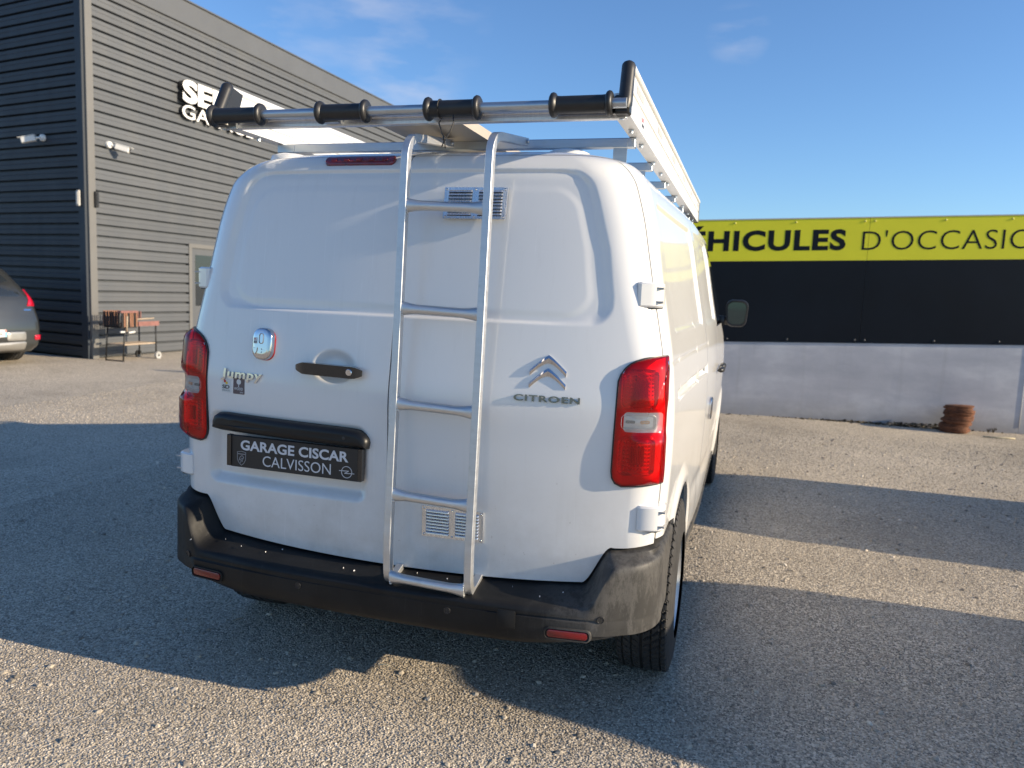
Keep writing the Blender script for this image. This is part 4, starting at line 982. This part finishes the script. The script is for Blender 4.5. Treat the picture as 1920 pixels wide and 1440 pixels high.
# cross beams, legs, bolts
for k, y in enumerate((.42, .92, 1.44, 1.96, 2.48, 3.0, 3.34)):
    mb = MB().box((-.718, y, ZB - .036), (.718, y + .030, ZB - .002), bev=.003); cb = mb.obj('cross_beam', M['steel'], RK)
    if k in (0, 1, 3, 5, 6):
        for sx in (-1, 1):
            MB().box((sx * .665 - .024, y + .004, 1.90), (sx * .665 + .024, y + .010, ZB - .030)).box((sx * .665 - .024, y + .004, 1.895), (sx * .665 + .024, y + .06, 1.903)).obj('leg', M['steel'], cb)
            MB().box((sx * .665 - .026, y - .003, ZB - .034), (sx * .665 + .026, y + .001, ZB - .006)).obj('bracket', M['steel'], cb)
for y in (.10, .30, .55, .92, 1.20, 1.5, 1.96, 2.4, 2.8, 3.2):
    for sx in (-1, 1): MB().lathe([(0, .010), (-.003, .010), (-.003, .0075), (-.013, .0075), (-.014, .003)], 'z', c=(sx * (RX - .026), y, ZB), n=6).obj('rail_bolt', M['steel'], RK)
MB().box((-.735, .092, ZB - .010), (.735, .120, ZB + .004), bev=.002).box((-.735, .097, ZB + .004), (.735, .112, ZB + .012)).box((-.735, .092, ZB + .012), (.735, .12, ZB + .022), bev=.002).obj('rear_crossbar', M['alu2'], RK)
MB().box((-.30, .06, ZB - .005), (-.24, .10, ZB + .028)).obj('roller_bracket', M['steel'], RK)
MB().box((-.70, .08, ZB - .012), (-.66, .11, ZB + .02)).obj('roller_bracket', M['steel'], RK)
MB().box((-.115, .125, ZB - .004), (.180, 3.2, ZB + .006)).box((-.115, .125, ZB + .006), (-.11, 3.2, ZB + .03)).box((.175, .125, ZB + .006), (.18, 3.2, ZB + .03)).obj('walkway', M['walkway'], RK)
MB().tube([(-.742, .045, 2.032), (.742, .045, 2.032)], .0155, 16).obj('roller_bar', M['steel'], RK, True, angle=50)
for (a, b) in ((-.735, -.523), (-.307, -.118), (.089, .277), (.506, .700)):
    f = .022; m = MB(); m.lathe([(a, .018), (a, .030), (a + .004, .036), (a + .011, .038), (a + .017, .035), (a + f, .027), (a + .034, .0262), (b - .034, .0262), (b - f, .027), (b - .017, .035), (b - .011, .038), (b - .004, .036), (b, .030), (b, .018)], c=(0, .045, 2.032), n=36)
    m.obj('roller', M['rubber'], RK, True, angle=45)
# cable tie hanging from a roller
ct = [(.140 + .0285 * 0, .045 + .029 * math.cos(a), 2.032 + .029 * math.sin(a)) for a in np.linspace(.6, 5.3, 16)]
ct += [(.142, .03, 1.985), (.160, .015, 1.95), (.172, .008, 1.93), (.178, .002, 1.90)]
m = MB(); m.tube(ct, .0022, 6); m.tube([(.195, .02, 2.006), (.198, .015, 1.98), (.188, .010, 1.95), (.172, .006, 1.925), (.165, .004, 1.905)], .0020, 6); m.box((.168, .002, 1.925), (.176, .012, 1.935))
m.obj('cable_tie', M['blackmetal'], RK, True)
for (x, y) in ((-.60, .34), (.50, .34), (.53, .9), (-.60, .9)):
    m = MB(); m.lathe([(1.90, .085), (1.938, .075), (1.947, .055), (1.949, .001)], 'z', c=(x, y, .0), n=24); m.obj('roof_mount', M['white'], VAN, True)
# door mirrors
for sx in (1, -1):
    m = MB(); cx, cy, cz = 1.062 * sx, 3.33, 1.372
    ol = [(p[0], p[1]) for p in rrect(0, 0, .150, .185, .048, 6)]; ol = [(x * (1 - .10 * (z < 0)), z) for x, z in ol]
    lay = [(0.0, .94, 0), (.0, 1, 0), (.010, 1.03, 0), (.05, .98, 0), (.085, .75, 0), (.10, .35, 0)]; V = []; n = len(ol)
    for (dy, sc, _) in lay: V += [(cx + x * sc, cy + dy, cz + z * sc) for x, z in ol]
    F = [(i * n + j, i * n + (j + 1) % n, (i + 1) * n + (j + 1) % n, (i + 1) * n + j) for i in range(5) for j in range(n)] + [tuple(5 * n + j for j in range(n))]
    m.add(V, F); m.box((sx * 1.0 - .045 if sx > 0 else -1.0 - .045 + .0, cy + .015, cz - .085), (sx * 1.0 + .045, cy + .055, cz - .025), bev=.006)
    m.box((min(sx * .93, sx * .985), cy + .01, cz - .09), (max(sx * .93, sx * .985), cy + .075, cz - .02), bev=.006)
    mo = m.obj('door_mirror', M['rubber'], VAN, True, angle=45)
    m = MB(); V = [(cx + x * .84, cy + .003 + .004 * 0, cz + z * .84) for x, z in ol]; m.add(V, [tuple(range(n))]); g_ = m.obj('mirror_glass', M['mirror'], mo)
    V = [(cx + x * sc, cy + dy, cz + z * sc) for (dy, sc) in ((.0, .94), (-.002, .90), (.004, .85)) for x, z in ol]
    MB().add(V, [(i * n + j, i * n + (j + 1) % n, (i + 1) * n + (j + 1) % n, (i + 1) * n + j) for i in range(2) for j in range(n)]).obj('mirror_rim', M['rubber'], mo, True)

# ================================================================== WORKSHOP BUILDING
BC = Vector((-9.47, 8.03, .045)); HB = 6.60; PIT = .186
BLD = thing('workshop_building', 'big grey workshop clad in horizontal ribbed metal with white lettering on its sunny side', 'building', tuple(BC))
dR = Vector((.04, 1.0)).normalized(); nR = Vector((dR.y, -dR.x)); dL = Vector((-.985, .174)).normalized(); nL = Vector((dL.y, -dL.x)) * (1 if (dL.y * 0 + -dL.x * -1) < 0 else 1)
nL = Vector((-.174, -.985)).normalized(); LR, LL = 24.0, 14.0
def plank(length, mat, name):
    # horizontal rib: flat proud face, shallow mid groove, deep shadow gap below
    s_ = [(-.035, 0), (-.035, .022), (.030, .032), (.032, .100), (.027, .106), (.027, .114), (.032, .120), (.032, .176), (-.03, .183), (-.040, PIT)]
    n = len(s_); V = [(t, o, z) for t in (0, length) for (o, z) in s_]
    F = [(i, i + 1, n + i + 1, n + i) for i in range(n - 1)] + [tuple(range(n)), tuple(range(n, 2 * n))[::-1]]
    return V, F
def proper(fm):
    q = fm.copy()
    if q.determinant() < 0: q.col[0] = -q.col[0]
    return q.to_euler()
def face_frame(d, nrm):   # local x along the wall, y outward
    m = Matrix.Identity(4); m[0][0], m[1][0] = d.x, d.y; m[0][1], m[1][1] = nrm.x, nrm.y; return m
mR = face_frame(dR, nR); mL = face_frame(dL, nL)
def put(o, fm, t, out, z): o.matrix_local = fm @ Matrix.Translation((t, out, z)) if False else Matrix.Translation(fm @ Vector((t, out, z))) @ fm
nrow = int((HB - .30) / PIT)
door_t0, door_t1, door_z = 2.33, 3.42, 2.06
V, F = plank(LR - .14, M['cladding'], '')
first = None; dfirst = None; afirst = None
for k in range(nrow):
    z = .02 + k * PIT
    if z + PIT > door_z + .06:
        if first is None: first = mk('cladding_plank', V, F, M['cladding'], BLD); o = first
        else: o = bpy.data.objects.new('cladding_plank', first.data); C.objects.link(o); o.parent = BLD
        put(o, mR, .14, 0, z)
    else:
        for (t0, t1) in ((.14, door_t0 - .05), (door_t1 + .05, LR)):
            key = 'a' if t0 < 1 else 'b'
            src = dfirst if key == 'a' else afirst
            if src is None:
                v2, f2 = plank(t1 - t0, None, ''); src = mk('cladding_plank', v2, f2, M['cladding'], BLD)
                if key == 'a': dfirst = src
                else: afirst = src
                o = src
            else: o = bpy.data.objects.new('cladding_plank', src.data); C.objects.link(o); o.parent = BLD
            put(o, mR, t0, 0, z)
V, F = plank(LL - .16, None, ''); first = None
for k in range(nrow):
    if first is None: first = mk('cladding_plank', V, F, M['shadeclad'], BLD); o = first
    else: o = bpy.data.objects.new('cladding_plank', first.data); C.objects.link(o); o.parent = BLD
    put(o, mL, .16, 0, .02 + k * PIT)
o = MB().box((-.002, -.02, 0), (.14, .045, HB), bev=.004).obj('corner_trim', M['trim'], BLD); put(o, mR, 0, 0, 0)
o = MB().box((.0, -.02, 0), (.16, .043, HB), bev=.004).obj('corner_trim', M['shadeclad'], BLD); put(o, mL, 0, 0, 0)
zf = .02 + nrow * PIT
o = MB().box((-.05, -.02, 0), (LR, .07, HB - zf - .03), bev=.006).box((-.07, -.02, HB - zf - .03), (LR, .10, HB - zf), bev=.006).obj('roof_fascia', M['fascia'], BLD); put(o, mR, 0, 0, zf)
o = MB().box((-.05, -.02, 0), (LL, .07, HB - zf), bev=.006).obj('roof_fascia', M['shadeclad'], BLD); put(o, mL, 0, 0, zf)
a0 = Vector((0, 0)); a1 = dR * LR; a2 = dR * LR + dL * LL; a3 = dL * LL
cen = (a1 + a3) / 2
poly = [p + (cen - p).normalized() * .09 for p in (a0, a1, a2, a3)]
m = MB(); m.prism([(p.x, p.y) for p in poly], -.05, HB - .05, 'xy'); m.obj('inner_wall', M['dark'], BLD)
m = MB(); m.prism([(p.x, p.y) for p in poly], HB - .05, HB - .01, 'xy'); m.obj('roof', M['fascia'], BLD)
# door
m = MB(); t0, t1 = door_t0, door_t1
m.box((t0 - .05, 0, 0), (t0 + .03, .045, door_z + .05)); m.box((t1 - .03, 0, 0), (t1 + .05, .045, door_z + .05)); m.box((t0 + .03, 0, door_z - .03), (t1 - .03, .045, door_z + .05))
fr = m.obj('door_frame', M['trim'], BLD); put(fr, mR, 0, 0, 0)
dr = MB().box((t0 + .03, .0, .03), (t1 - .03, .02, door_z - .03)).obj('door', M['cladding'], BLD); put(dr, mR, 0, 0, 0)
MB().box((t0 + .14, .019, .9), (t1 - .14, .024, 1.9)).obj('pane', M['glass'], dr)
MB().tube([(t1 - .12, .05, 1.0), (t1 - .26, .05, 1.0)], .01, 8).obj('handle', M['chrome'], dr)
# built-up letters, each a piece of its own
def sign_word(w_, t0, width, z0, h, bold, depth):
    V, F = text_mesh(w_, 0, bold); W_ = V[:, 0].max() - V[:, 0].min(); x00 = V[:, 0].min(); y00 = V[:, 1].min(); H_ = V[:, 1].max() - y00
    # letter origins from cumulative text widths
    pos = [0.0]
    for i in range(1, len(w_)):
        v, _ = text_mesh(w_[:i + 1], 0, bold); v1, _ = text_mesh(w_[i], 0, bold); pos.append(v[:, 0].max() - (v1[:, 0].max() - v1[:, 0].min()) - x00)
    for ch, p in zip(w_, pos):
        v, f = text_mesh(ch, .5, bold); xx = (v[:, 0] - v[:, 0].min() + p) / W_ * width; zz = (v[:, 1] - y00) / H_ * h; yy = (v[:, 2] - v[:, 2].min()) * depth
        me = bpy.data.meshes.new('sign_letter'); me.from_pydata(np.stack([xx, yy, zz], 1).tolist(), [], [tuple(q) for q in f]); me.materials.append(M['sign']); me.materials.append(M['signside'])
        fixn(me)
        for pg in me.polygons: pg.material_index = 0 if (abs(pg.normal.y) > .7 and pg.center.y > depth * .6) else 1
        o = bpy.data.objects.new('sign_letter', me); C.objects.link(o); o.parent = BLD; o.matrix_local = Matrix.Translation(mR @ Vector((t0, .045, z0))) @ mR
sign_word('SERVICE', 2.02, 2.95, 4.715, .42, .045, .12)
sign_word('GARAGE', 2.05, 2.05, 4.435, .25, .006, .08)

# wall cameras and sensors
def wall_cam(name, label, fm, t, z, aim, flip):
    p = Vector(BC) + fm @ Vector((t, .034, z)); o = thing(name, label, 'security camera', tuple(p))
    o.rotation_euler = proper(fm)
    m = MB().lathe([(0, .060), (.03, .060), (.05, .050), (.055, .001)], 'y', n=20); m.obj('base', M['camwhite'], o, True, angle=40)
    MB().tube([(0, .045, 0), (flip * .05, .085, -.01), (flip * .08, .095, -.02)], .018, 10).obj('arm', M['camwhite'], o, True)
    rot = Matrix.Rotation(aim, 3, 'Z') @ Matrix.Rotation(R(-14), 3, 'X')
    b = MB(); b.box((-.045, .0, -.05), (.045, .23, .05), rot=rot, bev=.012)
    b.box((-.048, -.005, .046), (.048, .27, .054), rot=rot)
    bo = b.obj('camera_body', M['camwhite'], o); bo.location = (flip * .06, .10, -.015)
    lz = MB().lathe([(.23, .032), (.236, .030), (.237, .001)], 'y', n=16); lz_ = lz.obj('lens', M['blackmetal'], o); lz_.location = (flip * .06, .10, -.015); lz_.rotation_euler = rot.to_euler()
    return o
wall_cam('security_camera', 'white bullet camera on the dark shaded wall of the workshop', mL, 1.05, 3.70, R(-55), 1)
wall_cam('security_camera', 'white bullet camera on the sunlit ribbed wall near the corner of the workshop', mR, .42, 3.62, R(28), -1)
for fm, t, lab, mt, oy in ((mL, .12, 'pale grey sensor box on the dark side of the workshop corner', 'greybox', .045), (mR, .13, 'black sensor box on the sunlit side of the workshop corner', 'blackmetal', .047)):
    p = Vector(BC) + fm @ Vector((t, oy, 2.68)); o = thing('sensor_box', lab, 'sensor', tuple(p)); o.rotation_euler = proper(fm)
    MB().box((-.035, 0, -.13), (.035, .045, .13), bev=.01).obj('housing', M[mt], o)
    MB().box((-.022, .044, -.10), (.022, .056, .10), bev=.004).obj('cover', M['rubber'] if mt == 'blackmetal' else M['greybox'], o)

# ================================================================== YELLOW AND BLACK BOUNDARY WALL
WA = Vector((.90, 7.593)); WB = Vector((4.35, 7.948)); dW = (WB - WA).normalized(); wang = math.atan2(dW.y, dW.x)
WL = thing('boundary_wall', 'grey rendered wall carrying black panels and a yellow used-car banner', 'wall', (WA.x, WA.y, .03), wang)
# local: x along, y away from the camera; everything rises gently to the right
SL = .0385
def sh(v): return [(x, y, z + SL * x) for x, y, z in v]
m = MB().box((-1.53, 0.0, -.9), (3.395, .20, .925)); m.v = sh(m.v); m.obj('rendered_wall', M['concrete'], WL)
m = MB().box((3.40, 0.004, -.9), (7.5, .20, .925)); m.v = sh(m.v); m.obj('rendered_wall', M['concrete'], WL)
joints = [-1.53, 1.552, 4.60, 7.5]
for a, b in zip(joints[:-1], joints[1:]):
    m = MB().box((a + .002, -.012, .929), (b - .002, .030, 1.914)); m.v = sh(m.v); bp = m.obj('black_panel', M['navy'], WL)
    m = MB().box((a + .002, -.012, 1.916), (b - .002, .030, 2.412)); m.v = sh(m.v); yp = m.obj('yellow_panel', M['yellow'], WL)
    xs = [a + .055, b - .055] + [a + (b - a) * f for f in (.27, .5, .73)]
    for x in xs:
        for (pp, z, mt) in ((yp, 2.375, 'screwy'), (bp, .965, 'screwb')):
            q = MB().lathe([(0, .013), (-.004, .012), (-.007, .006), (-.0075, .001)], 'y', n=10); so = q.obj('screw', M[mt], pp, True); so.location = (x, -.012, z + SL * x)
m = MB().box((-1.53, -.018, 2.412), (7.5, .05, 2.424)); m.v = sh(m.v); m.obj('capping', M['greybox'], WL)
def wall_word(txt, x0, x1, z0, z1, bold, sp=1.0):
    X, T, Z, F = word(txt, x0, x1, z0, z1, .0015, bold, sp); mk('lettering', np.stack([X, -.0121 - T, Z + SL * (X - x0) * 1.0 + SL * x0], 1), F, M['navy'], WL)
wall_word('VÉHICULES', -.80, 1.300, 2.035, 2.345, .036, 1.10)
wall_word("D'OCCASION", 1.482, 3.575, 2.035, 2.265, -.010, 1.04)
m = MB().tube([(3.398, -.002, -.01 + .10), (3.398, -.002, 1.05)], .004, 8); m.obj('conduit', M['camwhite'], WL, True)

# rusty brake discs stacked by the wall
cx, cy = 3.55, 7.64; zz = .052
nd = 13
disc0 = None
for k in range(nd):
    th = .019 + .004 * ((k * 5) % 3); r = .150 + .008 * ((k * 7) % 4) / 3
    ox = .012 * math.sin(k * 2.1) + (.012 if k > 5 else 0) + .004 * k / nd - (.02 if k < 4 else 0) ; oy = .008 * math.cos(k * 1.7)
    m = MB(); m.lathe([(0, r - .002), (.002, r), (th * .35, r), (th * .42, r - .006), (th * .58, r - .006), (th * .65, r), (th - .002, r), (th, r - .003), (th, .085), (th + .002, .080), (th + .002, .034), (th - .004, .033), (.003, .033), (0, .034)], 'z', n=40)
    ordn = ('topmost', 'second', 'third', 'fourth', 'fifth', 'sixth', 'seventh', 'eighth', 'ninth', 'tenth', 'eleventh', 'twelfth', 'lowest')[nd - 1 - k]
    lab = 'topmost rusty brake disc of the stack by the grey wall' if k == nd - 1 else 'lowest rusty brake disc of the stack, resting on the gravel' if k == 0 else ordn + ' rusty brake disc from the top of the stack by the grey wall'
    _u0 = ('topmost rusty brake disc of the stack by the grey wall' if k == nd - 1 else 'lowest rusty brake disc of the stack, resting on the gravel' if k == 0 else 'rusty brake disc in the upper straight part of the stack' if k > 5 else 'rusty brake disc in the lower shifted part of the stack')
    o = m.obj('brake_disc', M['rust'], None, True, angle=35); o.location = (cx + ox, cy + oy, zz); o.rotation_euler = (R(1.2 * math.sin(k)), R(.4 * k - 1 if k > 6 else -1.0), k * .7)
    tag(o, lab, 'brake disc', 'rusty brake discs stacked by the wall'); zz += th + .0015
# litter and leaves blown against the foot of the wall
mb = MB(); mb2 = MB()
for k in range(900):
    t = rng.uniform(0, 1) ** 1.1; x = 3.42 - 1.9 * t if k % 5 else rng.uniform(-.5, 7); p = WA + dW * (x - WA.x) / dW.x; d = abs(rng.normal(0, .05)) * (1.2 - .7 * t) + .02
    px, py = p.x + dW.y * d, p.y - dW.x * d - .0; s_ = rng.uniform(.008, .028); z = .05 + rng.uniform(0, .05) * (1 - t) * (k % 5 != 0) + .004; a = rng.uniform(0, 6.28); tz = rng.uniform(-.6, .6)
    v = [(px + s_ * math.cos(a + j * 1.57) * (1 if j % 2 else .5), py + s_ * math.sin(a + j * 1.57) * (1 if j % 2 else .5), z + s_ * tz * math.cos(j * 1.57)) for j in range(4)]
    (mb2 if k % 17 == 0 else mb).add(v, [(0, 1, 2, 3)])
o = mb.obj('leaf_litter', M['litter']); tag(o, 'dry brown leaves and dirt blown along the foot of the grey wall', 'leaf litter', kind='stuff')
o = mb2.obj('paper_scraps', M['litterpale']); tag(o, 'pale scraps among the dry leaves at the foot of the grey wall', 'litter', kind='stuff')
# weed sprigs by the stack, a pale strip on the ground
for i, (x, y, h) in enumerate(((3.93, 7.80, .055), (3.985, 7.81, .075))):
    mb = MB()
    for j in range(9):
        a = j * .7; l = h * rng.uniform(.6, 1); mb.add([(x - .004, y, .05), (x + .004, y, .05), (x + .5 * l * math.cos(a), y + .4 * l * math.sin(a), .05 + l)], [(0, 1, 2)]); mb.add([(x + .3 * l * math.cos(a), y, .05 + .5 * l), (x + .5 * l * math.cos(a) + .008, y, .05 + .7 * l), (x + .5 * l * math.cos(a), y, .05 + l)], [(0, 1, 2)])
    o = mb.obj('weed', M['litter']); tag(o, ('smaller' if i == 0 else 'taller') + ' dark weed sprig growing at the wall foot right of the rusty stack', 'weed')
m = MB().tube([(3.78, 7.42, .056), (3.90, 7.38, .060), (4.02, 7.40, .062), (4.10, 7.44, .056)], .008, 6); tag(m.obj('plastic_strip', M['litterpale'], None, True), 'pale yellowish plastic strip lying on gravel right of the rusty stack', 'strip')
# twigs and straws
tw = [((-.86, .36), .05, .9, 'twig'), ((-.1, .22), .05, 0.1, 'straw'), ((-1.0, .18), .04, 2.6, 'twig'), ((1.35, 3.9), .05, .2, 'twig'), ((2.3, 3.85), .06, .1, 'twig'), ((1.9, 5.9), .10, .15, 'straw'), ((1.62, .75), .05, -.3, 'straw'), ((2.0, 6.0), .12, .1, 'twig')]
tl = ['thin dark twig on the shaded gravel left of the van', 'pale straw lying on gravel just below the rear bumper', 'short dark twig near the lower edge of the shade left of the van', 'small dark twig on sunlit gravel beside the van front', 'forked dark twig on sunlit gravel before the grey wall', 'pale straw on sunlit gravel near the grey wall', 'pale splinter on shaded gravel right of the rear wheel', 'dark thin twig on sunlit gravel near the grey wall']
for (p, l, a, kd), lab in zip(tw, tl):
    z = .014 + float(gz(p[0], p[1])); c_, s_ = math.cos(a) * l / 2, math.sin(a) * l / 2
    m = MB().tube([(p[0] - c_, p[1] - s_, z - .003), (p[0] - c_ * .2, p[1] - s_ * .3 + .004, z + .003), (p[0] + c_, p[1] + s_, z)], [.0016, .0022, .001], 5); tag(m.obj(kd, M['straw' if kd == 'straw' else 'twig'], None), lab, kd)

# ================================================================== BARBECUE TROLLEY
BQ = thing('barbecue_trolley', 'old wooden and black metal barbecue trolley on wheels against the grey cladding', 'barbecue', (-8.93, 8.40, .048), 0)
# local: y along the wall, x outwards
legs = [(.16, -.37, .0), (-.20, -.37, .0), (.16, .33, .06), (-.20, .33, .06)]
for (x, y, z0) in legs:
    MB().tube([(x, y + .03, .62), (x, y - (.02 if y < 0 else -.03), z0)], .013, 8).obj('leg', M['blackmetal'], BQ, True)
MB().tube([(.16, -.385, .012), (-.20, -.385, .012)], .010, 8).obj('foot_bar', M['blackmetal'], BQ, True)
m = MB()
for k in range(4): m.box((-.20 + k * .09, -.36, .27), (-.12 + k * .09, .36, .29))
m.obj('lower_shelf', M['woodpale'], BQ)
for sx in (.19, -.23):
    w = MB().lathe([(-.018, .055), (-.018, .066), (.018, .066), (.018, .055), (.014, .050), (.014, .020), (.020, .018), (.020, .001)], 'x', n=24); wo_ = w.obj('wheel', M['greywheel'] if sx > 0 else M['blackmetal'], BQ, True, angle=40); wo_.location = (sx, .37, .066)
    MB().lathe([(0, .020), (.024, .018), (.025, .001)], 'x', n=12).obj('hub', M['blackmetal'], wo_)
# dark slatted firebox
fb = MB().box((-.20, -.42, .56), (.16, -.08, .60)); fbo = fb.obj('firebox', M['blackmetal'], BQ)
for k in range(8):
    y = -.415 + k * .044; MB().box((.16, y, .58), (.178, y + .024, .84)).obj('slat', M['wood'] if k % 3 else M['blackmetal'], fbo)
    MB().box((-.218, y, .58), (-.20, y + .024, .84)).obj('slat', M['wood'], fbo)
for k in range(6):
    x = -.19 + k * .058; MB().box((x, -.432, .58), (x + .035, -.418, .83)).obj('slat', M['blackmetal'], fbo)
MB().box((.10, -.44, .815), (.18, -.075, .849)).obj('top_strip', M['woodred'], fbo)
MB().tube([(.185, -.33, .50), (.19, -.32, .76)], .014, 8).obj('tool_handle', M['woodpale'], fbo, True)
# tray on the right
tr = MB().box((-.20, -.06, .60), (.17, .40, .615)); tro = tr.obj('tray', M['woodred'], BQ)
MB().box((.17, -.07, .585), (.190, .41, .665)).obj('tray_front', M['woodred'], tro)
for k in range(10):
    y = .12 + k * .029; MB().box((-.20, y, .66), (-.185, y + .017, .82)).obj('slat', M['woodred'] if k % 2 else M['blackmetal'], tro)
MB().box((-.06, -.05, .70), (-.04, .13, .82)).obj('cutting_board', M['board'], tro)
MB().tube([(.12, -.04, .70), (.12, .36, .71)], .012, 8).obj('rail', M['woodpale'], tro, True)
MB().tube([(.19, -.47, .50), (.19, -.38, .50)], .016, 10).obj('grip', M['camwhite'], BQ, True)
MB().tube([(.20, -.30, .485), (.20, -.17, .495)], .016, 10).obj('grip', M['camwhite'], BQ, True)

# ================================================================== CARS
crow = [(.20, .80, .10, 4.15, .14, .3), (.32, .875, .0, 4.26, .14, .35), (.50, .90, -.005, 4.28, .15, .4), (.66, .905, .01, 4.25, .16, .42), (.80, .895, .045, 4.15, .17, .42), (.93, .875, .085, 3.95, .18, .4),
        (1.02, .845, .12, 3.35, .18, .35), (1.10, .80, .17, 3.05, .18, .3), (1.22, .755, .27, 2.75, .18, .3), (1.34, .715, .40, 2.5, .18, .3), (1.42, .695, .48, 2.3, .2, .3), (1.47, .67, .54, 2.15, .22, .3), (1.50, .62, .66, 2.0, .22, .2), (1.512, .45, .95, 1.7, .1, .1)]
CS = Shell(crow, .06, (.02, .3, 1.4, 3.0, 4.0), nz=120)
def car(name, label, loc, rz, paint, text=True):
    c = thing(name, label, 'car', loc, rz); V = []; zs = np.concatenate([np.linspace(.20, 1.46, 60), np.linspace(1.465, 1.512, 12)]); kk = np.arange(0, CS.X.shape[1], 3)
    for z in zs:
        i, f = CS._rows(np.array([z])); i = i[0]; f = f[0]; x = (CS.X[i] * (1 - f) + CS.X[i + 1] * f)[kk]; y = (CS.Y[i] * (1 - f) + CS.Y[i + 1] * f)[kk]
        # wheel arches pushed inwards
        for cyy in (.78, 3.38):
            inside = (np.hypot(y - cyy, z - .32) < .36) & (x > .5); x = np.where(inside, np.minimum(x, .60), x)
        X = np.concatenate([x, -x[::-1][1:-1]]); Y = np.concatenate([y, y[::-1][1:-1]]); V.append(np.stack([X, Y, np.full_like(X, z)], 1))
    n = len(V[0]); F = [(r * n + j, r * n + (j + 1) % n, (r + 1) * n + (j + 1) % n, (r + 1) * n + j) for r in range(len(zs) - 1) for j in range(n)] + [tuple(range(n))[::-1], tuple((len(zs) - 1) * n + j for j in range(n))]
    body = mk('body', np.concatenate(V).tolist(), F, paint, c, True, angle=50)
    rw = [(q, z) for q, z in zip(np.linspace(-.56, .56, 12), [1.045] * 12)] + [(.60, 1.08), (.52, 1.30), (.47, 1.38)] + [(q, 1.40) for q in np.linspace(.40, -.40, 8)] + [(-.47, 1.38), (-.52, 1.30), (-.60, 1.08)]
    pad(CS, 'rear_window', rw, [(0, -.004), (0, .002), (.004, .004)], M['glass'], c, rings=5)
    pad(CS, 'bumper_panel', rrect(0, .45, 1.10, .17, .03), [(0, -.01), (0, .008), (.006, .014)], paint, c, rings=6)
    pad(CS, 'skid_plate', rrect(0, .30, 1.16, .13, .03), [(0, -.02), (0, .012), (.01, .02)], M['skid'], c, rings=6)
    for sx in (False, True):
        tl_ = [(.66, .90), (.80, .895), (.95, .885), (1.04, .90), (1.03, .95), (.97, 1.02), (.90, 1.08), (.83, 1.135), (.79, 1.15), (.76, 1.10), (.72, 1.0)]
        pad(CS, 'tail_lamp', tl_, [(0, -.01), (0, .012), (.008, .018)], M['tail'], c, rings=3, mirror=sx)
        pad(CS, 'rear_reflector', rrect(.80, .42, .15, .075, .02, 3), [(0, -.01), (0, .012), (.004, .015)], M['tail'], c, rings=2, mirror=sx)
        pad(CS, 'bumper_inset', rrect(.42, .45, .30, .13, .03), [(0, -.01), (0, .018), (.006, .022)], M['skid'], c, rings=2, mirror=sx)
        pad(CS, 'side_window', [(1.15, 1.06), (1.6, 1.04), (2.2, 1.03), (2.7, 1.04), (2.4, 1.25), (2.15, 1.38), (1.8, 1.41), (1.45, 1.40), (1.25, 1.25)], [(0, -.004), (0, .003), (.004, .005)], M['glass'], c, rings=4, mirror=sx, key='Y')
    plt = pad(CS, 'registration_plate', rrect(0, .50, .52, .11, .01, 3), [(0, 0), (0, .022), (.002, .024)], M['reg'], c, rings=2)
    pad(CS, 'plate_strip', rrect(.243, .487, .036, .075, .004, 2), [(0, .02), (0, .0252)], M['regblue'], plt, rings=1)
    pad(CS, 'plate_strip', rrect(.243, .535, .030, .030, .004, 2), [(0, .02), (0, .0256)], M['regred'], plt, rings=1)
    if text: rear_word(CS, 'GL', .125, .205, .475, .530, 0, M['ink'], plt, 'plate_letters', .01, 1, .026)
    pad(CS, 'badge', rrect(.66, .845, .12, .024, .006, 2), [(0, 0), (0, .005)], M['chrome'], c, rings=1)
    w0 = None
    for (x, y) in ((.785, .78), (-.785, .78), (.785, 3.38), (-.785, 3.38)):
        if w0 is None:
            w0 = MB().lathe([(-.08, .20), (.07, .20), (.075, .13), (.09, .06), (.09, .001)], n=30).obj('wheel', M['rim'], c, True, angle=40)
            t0 = MB().lathe([(-.10, .20), (-.105, .29), (-.09, .318), (-.06, .322), (-.058, .314), (-.052, .314), (-.05, .323), (-.01, .324), (-.008, .316), (.008, .316), (.01, .324), (.05, .323), (.052, .314), (.058, .314), (.06, .322), (.09, .318), (.105, .29), (.10, .20)], n=40).obj('tyre', M['tyre'], w0, True, angle=30); w0.location = (x, y, .325)
        else:
            w = w0.copy(); C.objects.link(w); w.location = (x, y, .325); w.parent = c
            if x < 0: w.rotation_euler = (0, 0, math.pi)
            t = t0.copy(); C.objects.link(t); t.parent = w
    return c
car('parked_car', 'dark grey hatchback parked beside the dark workshop wall at the left edge', (-9.52, 6.23, .045), R(90 - 8), M['carpaint'])
car('parked_car', 'white hatchback off to the right whose shadow falls beside the van rear wheel', (3.95, .86, .0), R(-90), M['carpaint2'], False)
car('parked_car', 'silver hatchback off to the right nearer the yellow wall, casting the farther shadow', (3.95, 3.50, .0), R(-90), M['carpaint3'], False)
